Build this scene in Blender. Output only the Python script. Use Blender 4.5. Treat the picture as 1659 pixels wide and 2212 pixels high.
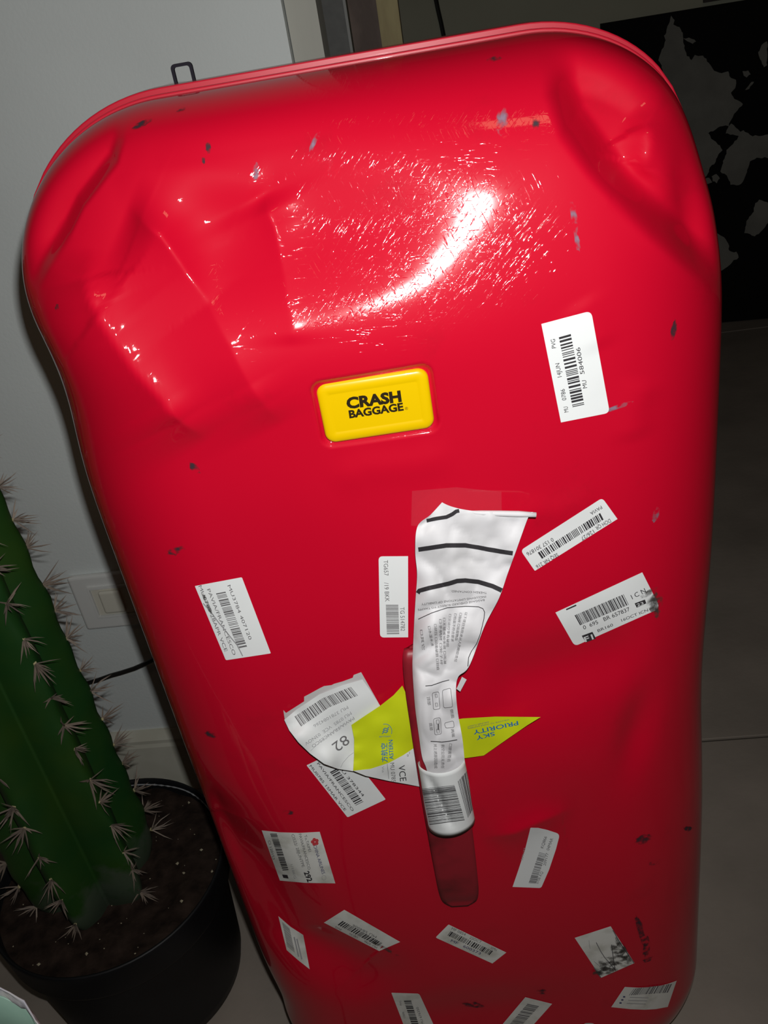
import bpy, math, random
import numpy as np
from mathutils import Vector, Matrix, noise
from mathutils.bvhtree import BVHTree
from mathutils.geometry import delaunay_2d_cdt

for o in list(bpy.data.objects):
    bpy.data.objects.remove(o, do_unlink=True)
SC = bpy.context.scene
COL = SC.collection
random.seed(7)
RNG = np.random.RandomState(11)

# ------------------------------------------------------------------ camera
F_PX = 1900.0
CX, CY = 829.5, 1106.0
NADIR = (1414.0, 4356.0)          # where plumb lines of the room meet
EYE = np.array([0.0, 0.0, 1.0])
_d = np.array([NADIR[0] - CX, NADIR[1] - CY, F_PX]); _d /= np.linalg.norm(_d)
_up = -_d
_fw = np.array([0, 0, 1.0])
_Y = _fw - _up * (_fw @ _up); _Y /= np.linalg.norm(_Y)
_X = np.array([1.0, 0, 0]); _X = _X - _up * (_X @ _up) - _Y * (_X @ _Y); _X /= np.linalg.norm(_X)
ROT = np.array([_X, _Y, _up])     # image axes (right, down, forward) -> world

cam_data = bpy.data.cameras.new('camera')
cam_data.sensor_fit = 'HORIZONTAL'
cam_data.sensor_width = 36.0
cam_data.lens = F_PX / 1659.0 * 36.0
cam_data.clip_start = 0.01
cam = bpy.data.objects.new('camera', cam_data)
COL.objects.link(cam)
_r = ROT @ np.array([1, 0, 0]); _u = ROT @ np.array([0, -1, 0]); _b = ROT @ np.array([0, 0, -1])
cam.matrix_world = Matrix(((_r[0], _u[0], _b[0], EYE[0]), (_r[1], _u[1], _b[1], EYE[1]), (_r[2], _u[2], _b[2], EYE[2]), (0, 0, 0, 1)))
SC.camera = cam

# ------------------------------------------------------------------ light
world = bpy.data.worlds.new('room_world'); SC.world = world
world.use_nodes = True
world.node_tree.nodes['Background'].inputs[0].default_value = (1.0, 0.86, 0.66, 1)
world.node_tree.nodes['Background'].inputs[1].default_value = 0.005

def area(name, loc, direction, sx, sy, watts, color):
    l = bpy.data.lights.new(name, 'AREA'); l.shape = 'RECTANGLE'; l.size = sx; l.size_y = sy
    l.energy = watts; l.color = color
    o = bpy.data.objects.new(name, l); COL.objects.link(o)
    o.location = loc
    o.rotation_euler = Vector(direction).to_track_quat('-Z', 'Y').to_euler()
    return o

flash = area('camera_flash', EYE + _u * 0.033 + _r * 0.008, ROT @ np.array([0.0, -0.12, 1.0]), 0.011, 0.008, 3.55, (1.0, 1.0, 0.985))
flash.data.spread = math.radians(180)
lamp = area('ceiling_lamp', (0.35, -0.55, 2.35), (0, 0.25, -1), 0.5, 0.22, 1.3, (1.0, 0.70, 0.42))

SC.view_settings.view_transform = 'Standard'
SC.view_settings.look = 'None'
SC.view_settings.gamma = 1.0
SC.view_settings.exposure = 0.0
SC.view_settings.use_curve_mapping = False

# ------------------------------------------------------------------ materials
def new_mat(name, color, rough=0.5, spec=0.5, metal=0.0, coat=0.0, coat_rough=0.03):
    m = bpy.data.materials.new(name); m.use_nodes = True
    b = m.node_tree.nodes['Principled BSDF']
    b.inputs['Base Color'].default_value = (*color, 1)
    b.inputs['Roughness'].default_value = rough
    b.inputs['Specular IOR Level'].default_value = spec
    b.inputs['Metallic'].default_value = metal
    b.inputs['Coat Weight'].default_value = coat
    b.inputs['Coat Roughness'].default_value = coat_rough
    return m

def node(m, t, **kw):
    n = m.node_tree.nodes.new(t)
    for k, v in kw.items():
        if k in n.inputs:
            n.inputs[k].default_value = v
        else:
            setattr(n, k, v)
    return n

def link(m, a, b):
    m.node_tree.links.new(a, b)

def noisy(m, c1, c2, scale, detail=6, lo=0.35, hi=0.65, bump=0.0, bscale=None, stretch=None):
    """colour mottling between c1 and c2 and, if asked, fine relief"""
    b = m.node_tree.nodes['Principled BSDF']
    tc = node(m, 'ShaderNodeTexCoord')
    src = tc.outputs['Object']
    if stretch:
        mp = node(m, 'ShaderNodeMapping'); mp.inputs['Scale'].default_value = stretch
        link(m, src, mp.inputs['Vector']); src = mp.outputs['Vector']
    nz = node(m, 'ShaderNodeTexNoise', Scale=scale, Detail=detail)
    link(m, src, nz.inputs['Vector'])
    cr = node(m, 'ShaderNodeValToRGB')
    cr.color_ramp.elements[0].position = lo; cr.color_ramp.elements[1].position = hi
    cr.color_ramp.elements[0].color = (*c1, 1); cr.color_ramp.elements[1].color = (*c2, 1)
    link(m, nz.outputs['Fac'], cr.inputs['Fac']); link(m, cr.outputs['Color'], b.inputs['Base Color'])
    if bump:
        n2 = node(m, 'ShaderNodeTexNoise', Scale=bscale or scale * 6, Detail=4)
        link(m, src, n2.inputs['Vector'])
        bp = node(m, 'ShaderNodeBump', Strength=bump, Distance=0.002)
        link(m, n2.outputs['Fac'], bp.inputs['Height']); link(m, bp.outputs['Normal'], b.inputs['Normal'])
    return m

M = {}
def to_local_const():
    return (0.015, -0.09, 0.875)        # in the case's own frame

# glossy red shell: coat with fine swirled scratches
def red_shell():
    m = new_mat('red_polycarbonate', (0.56, 0.002, 0.021), 0.55, 0.08, coat=0.75, coat_rough=0.035)
    b = m.node_tree.nodes['Principled BSDF']
    tc = node(m, 'ShaderNodeTexCoord')
    height = None
    for k, (rot, sc, thr) in enumerate((((0, 0.35, 0), (850, 60, 95), 0.70), ((0, -0.8, 0), (950, 60, 110), 0.695), ((0, 1.45, 0), (900, 50, 100), 0.70), ((0, 2.3, 0), (950, 60, 105), 0.70))):
        m0 = node(m, 'ShaderNodeMapping'); m0.inputs['Rotation'].default_value = rot
        link(m, tc.outputs['Object'], m0.inputs['Vector'])
        mp = node(m, 'ShaderNodeMapping'); mp.inputs['Scale'].default_value = sc
        link(m, m0.outputs['Vector'], mp.inputs['Vector'])
        nz = node(m, 'ShaderNodeTexNoise', Scale=1.0, Detail=2.0)
        link(m, mp.outputs['Vector'], nz.inputs['Vector'])
        mr = node(m, 'ShaderNodeMapRange'); mr.inputs[1].default_value = thr - 0.08; mr.inputs[2].default_value = thr + 0.03
        link(m, nz.outputs['Fac'], mr.inputs[0])
        if height is None:
            height = mr.outputs[0]
        else:
            mx = node(m, 'ShaderNodeMath', operation='MAXIMUM')
            link(m, height, mx.inputs[0]); link(m, mr.outputs[0], mx.inputs[1]); height = mx.outputs[0]
    bp = node(m, 'ShaderNodeBump', Strength=0.36, Distance=0.0003, invert=True)
    # the rubbed patch lies around the shallow dish above the badge
    rub = to_local_const()
    vm = node(m, 'ShaderNodeVectorMath', operation='DISTANCE'); vm.inputs[1].default_value = rub
    link(m, tc.outputs['Object'], vm.inputs[0])
    mk = node(m, 'ShaderNodeMapRange'); mk.inputs[1].default_value = 0.040; mk.inputs[2].default_value = 0.115; mk.inputs[3].default_value = 1.0; mk.inputs[4].default_value = 0.06
    link(m, vm.outputs['Value'], mk.inputs[0])
    hm = node(m, 'ShaderNodeMath', operation='MULTIPLY'); link(m, height, hm.inputs[0]); link(m, mk.outputs[0], hm.inputs[1])
    link(m, hm.outputs[0], bp.inputs['Height'])
    rr = node(m, 'ShaderNodeMapRange'); rr.inputs[1].default_value = 0.06; rr.inputs[2].default_value = 1.0; rr.inputs[3].default_value = 0.035; rr.inputs[4].default_value = 0.105
    link(m, mk.outputs[0], rr.inputs[0]); link(m, rr.outputs[0], b.inputs['Coat Roughness'])
    # soft orange-peel waviness
    nz = node(m, 'ShaderNodeTexNoise', Scale=38.0, Detail=1.0)
    link(m, tc.outputs['Object'], nz.inputs['Vector'])
    b2 = node(m, 'ShaderNodeBump', Strength=0.03, Distance=0.0012)
    link(m, nz.outputs['Fac'], b2.inputs['Height']); link(m, bp.outputs['Normal'], b2.inputs['Normal'])
    link(m, b2.outputs['Normal'], b.inputs['Coat Normal'])
    # faint grime
    ng = node(m, 'ShaderNodeTexNoise', Scale=9.0, Detail=8.0, Roughness=0.7)
    link(m, tc.outputs['Object'], ng.inputs['Vector'])
    cr = node(m, 'ShaderNodeValToRGB')
    cr.color_ramp.elements[0].position = 0.24; cr.color_ramp.elements[1].position = 0.42
    cr.color_ramp.elements[0].color = (0.46, 0.003, 0.018, 1); cr.color_ramp.elements[1].color = (0.56, 0.002, 0.021, 1)
    link(m, ng.outputs['Fac'], cr.inputs['Fac']); link(m, cr.outputs['Color'], b.inputs['Base Color'])
    return m
M['red'] = red_shell()
M['red_plain'] = new_mat('red_rim_plastic', (0.48, 0.006, 0.025), 0.4, 0.4, coat=0.4)
M['strap'] = new_mat('dull_red_rubber', (0.22, 0.012, 0.02), 0.42, 0.4)
noisy(M['strap'], (0.14, 0.01, 0.014), (0.30, 0.012, 0.024), 22, 5, 0.3, 0.5)
M['black'] = new_mat('black_rubber', (0.012, 0.012, 0.012), 0.5)
M['loop'] = new_mat('black_plastic', (0.006, 0.004, 0.010), 0.6, 0.15)
M['yellow'] = new_mat('yellow_enamel', (0.78, 0.50, 0.0), 0.30, 0.3, coat=0.7)
M['ink'] = new_mat('black_ink', (0.035, 0.032, 0.036), 0.7, 0.2)
M['ink_soft'] = new_mat('worn_black_ink', (0.17, 0.165, 0.17), 0.7, 0.2)
M['ink_pale'] = new_mat('pale_grey_ink', (0.36, 0.36, 0.37), 0.7, 0.2)
M['ink_logo'] = new_mat('dark_brown_ink', (0.02, 0.013, 0.004), 0.4, 0.3)
M['ink_blue'] = new_mat('blue_ink', (0.02, 0.16, 0.42), 0.6, 0.2)
M['ink_navy'] = new_mat('navy_ink', (0.06, 0.06, 0.16), 0.6, 0.2)
M['ink_red'] = new_mat('red_ink', (0.6, 0.06, 0.07), 0.6, 0.2)
M['ink_white'] = new_mat('white_unprinted', (0.7, 0.72, 0.72), 0.6, 0.2)
def paper(name, c1, c2, scale=30, bump=0.0):
    m = new_mat(name, c2, 0.55, 0.3)
    return noisy(m, c1, c2, scale, 6, 0.28, 0.5, bump, 60)
M['paper'] = paper('white_sticker_paper', (0.72, 0.74, 0.74), (0.80, 0.82, 0.82), 14)
M['paper_old'] = paper('aged_sticker_paper', (0.50, 0.50, 0.44), (0.76, 0.76, 0.72), 40)
M['paper_dirty'] = paper('dirty_sticker_paper', (0.20, 0.19, 0.17), (0.70, 0.70, 0.68), 70)
M['paper_tag'] = paper('crumpled_tag_paper', (0.66, 0.65, 0.66), (0.74, 0.73, 0.75), 20, 0.12)
M['paper_back'] = paper('grey_tag_back', (0.52, 0.49, 0.49), (0.58, 0.55, 0.55), 20)
M['lime'] = paper('lime_green_card', (0.52, 0.60, 0.008), (0.62, 0.70, 0.01), 18)
M['wall'] = noisy(new_mat('white_wall_paint', (0.7, 0.73, 0.73), 0.85, 0.2), (0.66, 0.70, 0.69), (0.71, 0.755, 0.745), 5, 5, 0.3, 0.7, 0.15, 260)
M['base'] = noisy(new_mat('cream_baseboard_paint', (0.62, 0.61, 0.52), 0.5, 0.3), (0.55, 0.54, 0.45), (0.66, 0.65, 0.56), 12)
M['plate'] = new_mat('white_switch_plastic', (0.70, 0.71, 0.69), 0.35, 0.4)
M['rocker'] = new_mat('cream_switch_plastic', (0.66, 0.64, 0.55), 0.3, 0.4)
M['floor'] = noisy(new_mat('grey_floor_tile', (0.2, 0.18, 0.16), 0.75, 0.15), (0.235, 0.205, 0.175), (0.33, 0.285, 0.245), 6, 9, 0.3, 0.7, 0.2, 90)
M['grout'] = new_mat('dark_grout', (0.06, 0.05, 0.04), 0.9)
M['far'] = noisy(new_mat('olive_grey_wall_paint', (0.30, 0.30, 0.23), 0.9, 0.1), (0.46, 0.46, 0.36), (0.54, 0.54, 0.43), 3)
M['trim'] = noisy(new_mat('weathered_trim_paint', (0.4, 0.4, 0.36), 0.7), (0.36, 0.36, 0.33), (0.47, 0.47, 0.41), 9, 8, 0.3, 0.7, 0.3, 60, (1, 1, 0.15))
M['panel'] = noisy(new_mat('dark_grey_door', (0.06, 0.06, 0.055), 0.6), (0.052, 0.052, 0.048), (0.07, 0.07, 0.064), 120, 3, 0.3, 0.7)
M['bead'] = new_mat('grey_door_bead', (0.13, 0.13, 0.12), 0.5)
M['brown'] = noisy(new_mat('brown_streaked_wood', (0.1, 0.06, 0.04), 0.6), (0.06, 0.032, 0.02), (0.19, 0.13, 0.10), 14, 5, 0.38, 0.68, 0.2, 80, (1, 1, 0.5))
M['ochre'] = noisy(new_mat('ochre_streaked_wood', (0.2, 0.14, 0.06), 0.6), (0.13, 0.07, 0.02), (0.34, 0.28, 0.12), 22, 5, 0.35, 0.65, 0.2, 80, (1, 1, 0.25))
M['poster'] = new_mat('black_canvas', (0.008, 0.008, 0.008), 0.8, 0.1)
M['land'] = noisy(new_mat('grey_map_print', (0.16, 0.16, 0.145), 0.85, 0.1), (0.22, 0.22, 0.20), (0.28, 0.28, 0.255), 12)
M['dark_wood'] = noisy(new_mat('dark_brown_wood', (0.02, 0.012, 0.008), 0.6), (0.015, 0.009, 0.006), (0.03, 0.018, 0.012), 10, 5, 0.3, 0.7, 0, None, (6, 6, 0.6))
M['cord'] = new_mat('black_cable', (0.012, 0.011, 0.010), 0.45)
M['pot'] = noisy(new_mat('black_plastic_pot', (0.014, 0.015, 0.018), 0.5, 0.3), (0.004, 0.0042, 0.005), (0.008, 0.0085, 0.010), 12)
M['lime_scale'] = new_mat('chalky_residue', (0.25, 0.26, 0.27), 0.8)
M['soil'] = noisy(new_mat('dark_potting_soil', (0.04, 0.028, 0.022), 0.95, 0.1), (0.010, 0.0065, 0.005), (0.034, 0.022, 0.017), 60, 8, 0.3, 0.7, 1.0, 90)
M['grit'] = new_mat('pale_grit', (0.33, 0.29, 0.20), 0.9)
def cactus_mat():
    m = new_mat('cactus_green', (0.03, 0.12, 0.02), 0.5, 0.35)
    b = m.node_tree.nodes['Principled BSDF']
    tc = node(m, 'ShaderNodeTexCoord')
    nz = node(m, 'ShaderNodeTexNoise', Scale=14.0, Detail=5.0); link(m, tc.outputs['Object'], nz.inputs['Vector'])
    cr = node(m, 'ShaderNodeValToRGB')
    cr.color_ramp.elements[0].position = 0.35; cr.color_ramp.elements[1].position = 0.68
    cr.color_ramp.elements[0].color = (0.008, 0.050, 0.009, 1); cr.color_ramp.elements[1].color = (0.020, 0.060, 0.007, 1)
    link(m, nz.outputs['Fac'], cr.inputs['Fac'])
    # corky grey bark that grows up from the foot of the plant
    sp = node(m, 'ShaderNodeSeparateXYZ'); link(m, tc.outputs['Object'], sp.inputs[0])
    n2 = node(m, 'ShaderNodeTexNoise', Scale=30.0, Detail=8.0); link(m, tc.outputs['Object'], n2.inputs['Vector'])
    ad = node(m, 'ShaderNodeMath', operation='MULTIPLY_ADD'); ad.inputs[1].default_value = -0.16; 
    link(m, n2.outputs['Fac'], ad.inputs[0]); link(m, sp.outputs['Z'], ad.inputs[2])
    mr = node(m, 'ShaderNodeMapRange'); mr.inputs[1].default_value = 0.135; mr.inputs[2].default_value = 0.165; mr.inputs[3].default_value = 0.6; mr.inputs[4].default_value = 0.0
    link(m, ad.outputs[0], mr.inputs[0])
    mx = node(m, 'ShaderNodeMix'); mx.data_type = 'RGBA'
    mx.inputs[7].default_value = (0.075, 0.085, 0.07, 1)
    link(m, mr.outputs[0], mx.inputs[0]); link(m, cr.outputs['Color'], mx.inputs[6])
    link(m, mx.outputs[2], b.inputs['Base Color'])
    return m
M['cactus'] = cactus_mat()
M['spine'] = noisy(new_mat('brown_grey_spines', (0.25, 0.19, 0.15), 0.7), (0.13, 0.10, 0.085), (0.26, 0.205, 0.16), 60)
M['areole'] = new_mat('woolly_areole', (0.42, 0.37, 0.20), 0.9)
M['bag_green'] = noisy(new_mat('pale_green_film', (0.32, 0.52, 0.42), 0.4), (0.28, 0.47, 0.38), (0.36, 0.56, 0.46), 18)
M['bag_white'] = noisy(new_mat('white_film_edge', (0.62, 0.62, 0.66), 0.5), (0.45, 0.45, 0.55), (0.70, 0.70, 0.66), 40)
def tape_mat():
    m = bpy.data.materials.new('clear_tape'); m.use_nodes = True
    nt = m.node_tree; b = nt.nodes['Principled BSDF']; out = nt.nodes['Material Output']
    b.inputs['Base Color'].default_value = (0.7, 0.3, 0.38, 1); b.inputs['Roughness'].default_value = 0.35
    tr = nt.nodes.new('ShaderNodeBsdfTransparent'); mx = nt.nodes.new('ShaderNodeMixShader')
    mx.inputs[0].default_value = 0.055
    nt.links.new(tr.outputs[0], mx.inputs[1]); nt.links.new(b.outputs[0], mx.inputs[2]); nt.links.new(mx.outputs[0], out.inputs[0])
    return m
M['tape'] = tape_mat()
def scuff_mat(name, col, amt):
    m = bpy.data.materials.new(name); m.use_nodes = True
    nt = m.node_tree; b = nt.nodes['Principled BSDF']; out = nt.nodes['Material Output']
    b.inputs['Base Color'].default_value = (*col, 1); b.inputs['Roughness'].default_value = 0.7
    tc = node(m, 'ShaderNodeTexCoord')
    nz = node(m, 'ShaderNodeTexNoise', Scale=170.0, Detail=4.0); link(m, tc.outputs['Object'], nz.inputs['Vector'])
    mr = node(m, 'ShaderNodeMapRange'); mr.inputs[1].default_value = 0.40; mr.inputs[2].default_value = 0.62; mr.inputs[4].default_value = amt
    link(m, nz.outputs['Fac'], mr.inputs[0])
    at = node(m, 'ShaderNodeAttribute', attribute_name='fade')
    mu = node(m, 'ShaderNodeMath', operation='MULTIPLY'); link(m, mr.outputs[0], mu.inputs[0]); link(m, at.outputs['Fac'], mu.inputs[1])
    tr = nt.nodes.new('ShaderNodeBsdfTransparent'); mx = nt.nodes.new('ShaderNodeMixShader')
    link(m, mu.outputs[0], mx.inputs[0])
    nt.links.new(tr.outputs[0], mx.inputs[1]); nt.links.new(b.outputs[0], mx.inputs[2]); nt.links.new(mx.outputs[0], out.inputs[0])
    return m
M['scuff'] = scuff_mat('dark_scuff', (0.035, 0.02, 0.03), 0.95)
M['scuff_grey'] = scuff_mat('grey_scuff', (0.26, 0.17, 0.24), 0.9)
M['dirt'] = scuff_mat('sticker_grime', (0.05, 0.045, 0.04), 0.9)

# ------------------------------------------------------------------ object helpers
def empty(name, loc):
    o = bpy.data.objects.new(name, None); COL.objects.link(o); o.location = loc
    o.empty_display_size = 0.05
    return o

def tag(o, label=None, category=None, kind=None, group=None):
    if label: o['label'] = label
    if category: o['category'] = category
    if kind: o['kind'] = kind
    if group: o['group'] = group
    return o

def origin_of(parent):
    p = Vector((0, 0, 0))
    while parent is not None:
        p += parent.location; parent = parent.parent
    return p

def mesh_obj(name, verts, faces, mat, parent=None, smooth=False, loc=None):
    """verts in world coordinates; the object's origin is its parent's, or loc"""
    v = np.asarray(verts, dtype=np.float64).reshape(-1, 3)
    off = np.array(origin_of(parent)) if parent is not None else np.zeros(3)
    l = np.zeros(3) if loc is None else np.array(loc, float)
    me = bpy.data.meshes.new(name)
    v = v - off - l
    if isinstance(faces, np.ndarray):
        k = faces.shape[1]
        me.vertices.add(len(v)); me.vertices.foreach_set('co', v.astype(np.float32).ravel())
        me.loops.add(faces.size); me.loops.foreach_set('vertex_index', faces.astype(np.int32).ravel())
        me.polygons.add(len(faces)); me.polygons.foreach_set('loop_start', np.arange(0, faces.size, k, dtype=np.int32))
        me.update(calc_edges=True)
    else:
        me.from_pydata(v.tolist(), [], [list(f) for f in faces])
    if smooth:
        me.polygons.foreach_set('use_smooth', [True] * len(me.polygons))
    me.validate(); me.update()
    if mat is not None:
        me.materials.append(mat)
    o = bpy.data.objects.new(name, me); COL.objects.link(o)
    o.location = l
    if parent is not None:
        o.parent = parent
    return o

def box_geo(x0, x1, y0, y1, z0, z1):
    v = [(x0, y0, z0), (x1, y0, z0), (x1, y1, z0), (x0, y1, z0), (x0, y0, z1), (x1, y0, z1), (x1, y1, z1), (x0, y1, z1)]
    f = [(0, 3, 2, 1), (4, 5, 6, 7), (0, 1, 5, 4), (1, 2, 6, 5), (2, 3, 7, 6), (3, 0, 4, 7)]
    return v, f

def bevel(o, w, seg=2):
    md = o.modifiers.new('bevel', 'BEVEL'); md.width = w; md.segments = seg; md.limit_method = 'ANGLE'
    return o

def tube_geo(pts, r, n=10, taper=None):
    """round tube along world points"""
    P = [Vector(p) for p in pts]; V = []; Fc = []
    prev = None
    for i, p in enumerate(P):
        t = (P[min(i + 1, len(P) - 1)] - P[max(i - 1, 0)]).normalized()
        a = prev - t * prev.dot(t) if prev is not None else t.orthogonal()
        a.normalize(); prev = a
        b = t.cross(a)
        rr = r if taper is None else r * taper[i]
        for k in range(n):
            th = 2 * math.pi * k / n
            V.append(p + (a * math.cos(th) + b * math.sin(th)) * rr)
    for i in range(len(P) - 1):
        for k in range(n):
            Fc.append((i * n + k, i * n + (k + 1) % n, (i + 1) * n + (k + 1) % n, (i + 1) * n + k))
    Fc.append(tuple(reversed(range(n)))); Fc.append(tuple(range((len(P) - 1) * n, len(P) * n)))
    return V, Fc

def rays(px):
    px = np.asarray(px, float).reshape(-1, 2)
    v = np.c_[px[:, 0] - CX, px[:, 1] - CY, np.full(len(px), F_PX)]
    return v @ ROT.T

def on_plane(px, p0, n):
    r = rays(px); p0 = np.asarray(p0, float); n = np.asarray(n, float)
    t = ((p0 - EYE) @ n) / (r @ n)
    return EYE + r * t[:, None]

def on_z(px, z):
    return on_plane(px, (0, 0, z), (0, 0, 1.0))

# ------------------------------------------------------------------ room
YW = math.radians(-8)
WU = np.array([math.cos(YW), math.sin(YW), 0]); WN = np.array([math.sin(YW), -math.cos(YW), 0])
W0 = np.array([-0.38126, 1.01322, 0.0])

def wall_pt(a, z, out=0.0):
    """a metres to the right along the white wall from W0, z up, out towards the room"""
    return W0 + WU * a + np.array([0, 0, z]) + WN * out

def wall_box(a0, a1, z0, z1, d0, d1):
    v = [wall_pt(a, z, d) for z in (z0, z1) for (a, d) in ((a0, d1), (a1, d1), (a1, d0), (a0, d0))]
    f = [(0, 3, 2, 1), (4, 5, 6, 7), (0, 1, 5, 4), (1, 2, 6, 5), (2, 3, 7, 6), (3, 0, 4, 7)]
    return v, f

A_END = 0.3745
v, f = wall_box(-2.2, A_END, 0, 2.6, -0.10, 0)
tag(mesh_obj('wall_back', v, f, M['wall']), 'white painted wall behind the cactus and the suitcase', None, 'structure')
# baseboard with a stepped top
prof = [(0, 0.0), (0.014, 0.0), (0.014, 0.092), (0.012, 0.098), (0.012, 0.104), (0.007, 0.112), (0.004, 0.117), (0, 0.117)]
v = [wall_pt(a, z, d) for a in (-2.2, A_END) for (d, z) in prof]
n = len(prof)
f = [(i, (i + 1) % n, n + (i + 1) % n, n + i) for i in range(n)] + [tuple(range(n))[::-1], tuple(range(n, 2 * n))]
tag(mesh_obj('baseboard_back', v, f, M['base']), 'cream baseboard along the foot of the white wall', None, 'structure')

# floor: large slabs over a grout bed
J0 = np.array([0.39522, 0.91238, 0.0])          # a point on the joint to the right of the suitcase
def floor_pt(a, b, z=0.0):
    return J0 + WU * a - WN * b + np.array([0, 0, z])
v = [floor_pt(a, b, z) for z in (-0.03, -0.004) for (a, b) in ((-4, -4), (5, -4), (5, 5), (-4, 5))]
f = [(0, 3, 2, 1), (4, 5, 6, 7), (0, 1, 5, 4), (1, 2, 6, 5), (2, 3, 7, 6), (3, 0, 4, 7)]
floor = tag(mesh_obj('floor', v, f, M['grout']), 'grey stone tile floor', None, 'structure')
g = 0.0024
for i, a0 in enumerate((-3.7, -2.1, -0.5, 1.1)):
    for j, b0 in enumerate((-3.2, -1.6, 0.0, 1.6)):
        c = [floor_pt(a, b) for (a, b) in ((a0 + g, b0 + g), (a0 + 1.6 - g, b0 + g), (a0 + 1.6 - g, b0 + 1.6 - g), (a0 + g, b0 + 1.6 - g))]
        v = [p + np.array([0, 0, -0.004]) for p in c] + c
        o = mesh_obj('tile', v, [(4, 5, 6, 7), (0, 1, 5, 4), (1, 2, 6, 5), (2, 3, 7, 6), (3, 0, 4, 7)], M['floor'], floor)
        bevel(o, 0.0012, 1)

# beyond the end of the white wall: painted trim, dark door, streaked wood, far wall
v, f = wall_box(A_END + 0.001, A_END + 0.031, 0, 2.6, -0.06, -0.012)
tag(mesh_obj('trim_1', v, f, M['trim']), 'weathered grey trim on the end of the white wall', None, 'structure')
def px_box(x0, x1, depth_y, thick, z0, z1, ytop=60):
    """upright box standing at world y = depth_y whose sides meet the plumb lines seen at height ytop"""
    a = on_plane([(x0, ytop), (x1, ytop)], (0, depth_y, 0), (WN))
    ax, bx = a[0], a[1]
    b = -WN * thick
    v = []
    for z in (z0, z1):
        for p, q in ((ax, 0), (bx, 0), (bx, 1), (ax, 1)):
            w = p + b * q; v.append((w[0], w[1], z))
    f = [(0, 3, 2, 1), (4, 5, 6, 7), (0, 1, 5, 4), (1, 2, 6, 5), (2, 3, 7, 6), (3, 0, 4, 7)]
    return v, f
v, f = px_box(668, 752, 1.14, 0.04, 0, 2.6)
door = tag(mesh_obj('door_1', v, f, M['panel']), 'dark grey door standing open beyond the white wall', None, 'structure')
v, f = px_box(749, 755, 1.135, 0.012, 0, 2.6)
mesh_obj('door_bead', v, f, M['bead'], door)
v, f = px_box(753, 822, 1.32, 0.03, 0, 2.2)
brd = empty('wooden_screen', (float(v[0][0]), float(v[0][1]), 0))
tag(brd, 'brown and ochre streaked wooden panel standing behind the dark door', 'wooden panel')
mesh_obj('panel_board', v, f, M['brown'], brd)
v, f = px_box(820, 866, 1.316, 0.034, 0, 2.2)
mesh_obj('edge_board', v, f, M['ochre'], brd)

# far wall with the map
YF = math.radians(-15)
FU = np.array([math.cos(YF), math.sin(YF), 0]); FN = np.array([math.sin(YF), -math.cos(YF), 0])
F0 = np.array([1.1703, 2.5081, 0.0])
def far_pts(px, out=0.0):
    return on_plane(px, F0 + FN * out, FN)
def far_box(a0, a1, z0, z1, d0, d1):
    v = [F0 + FU * a + FN * d + np.array([0, 0, z]) for z in (z0, z1) for (a, d) in ((a0, d1), (a1, d1), (a1, d0), (a0, d0))]
    f = [(0, 3, 2, 1), (4, 5, 6, 7), (0, 1, 5, 4), (1, 2, 6, 5), (2, 3, 7, 6), (3, 0, 4, 7)]
    return v, f
v, f = far_box(-1.9, 2.2, 0, 2.6, -0.1, 0)
tag(mesh_obj('wall_far', v, f, M['far']), 'olive grey wall of the dark room beyond', None, 'structure')
def far_a(px):
    p = far_pts([px])[0]; return float((p - F0) @ FU), float(p[2])
a_c, z_c = far_a((1518, 17))
a_l, z_l = far_a((1296, 49))
v, f = far_box(a_c, a_c + 1.0, z_c + 0.012, 2.6, 0.001, 0.02)
tag(mesh_obj('dark_cabinet', v, f, M['dark_wood']), 'dark brown wooden wall cabinet above the map', 'cabinet')
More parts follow.
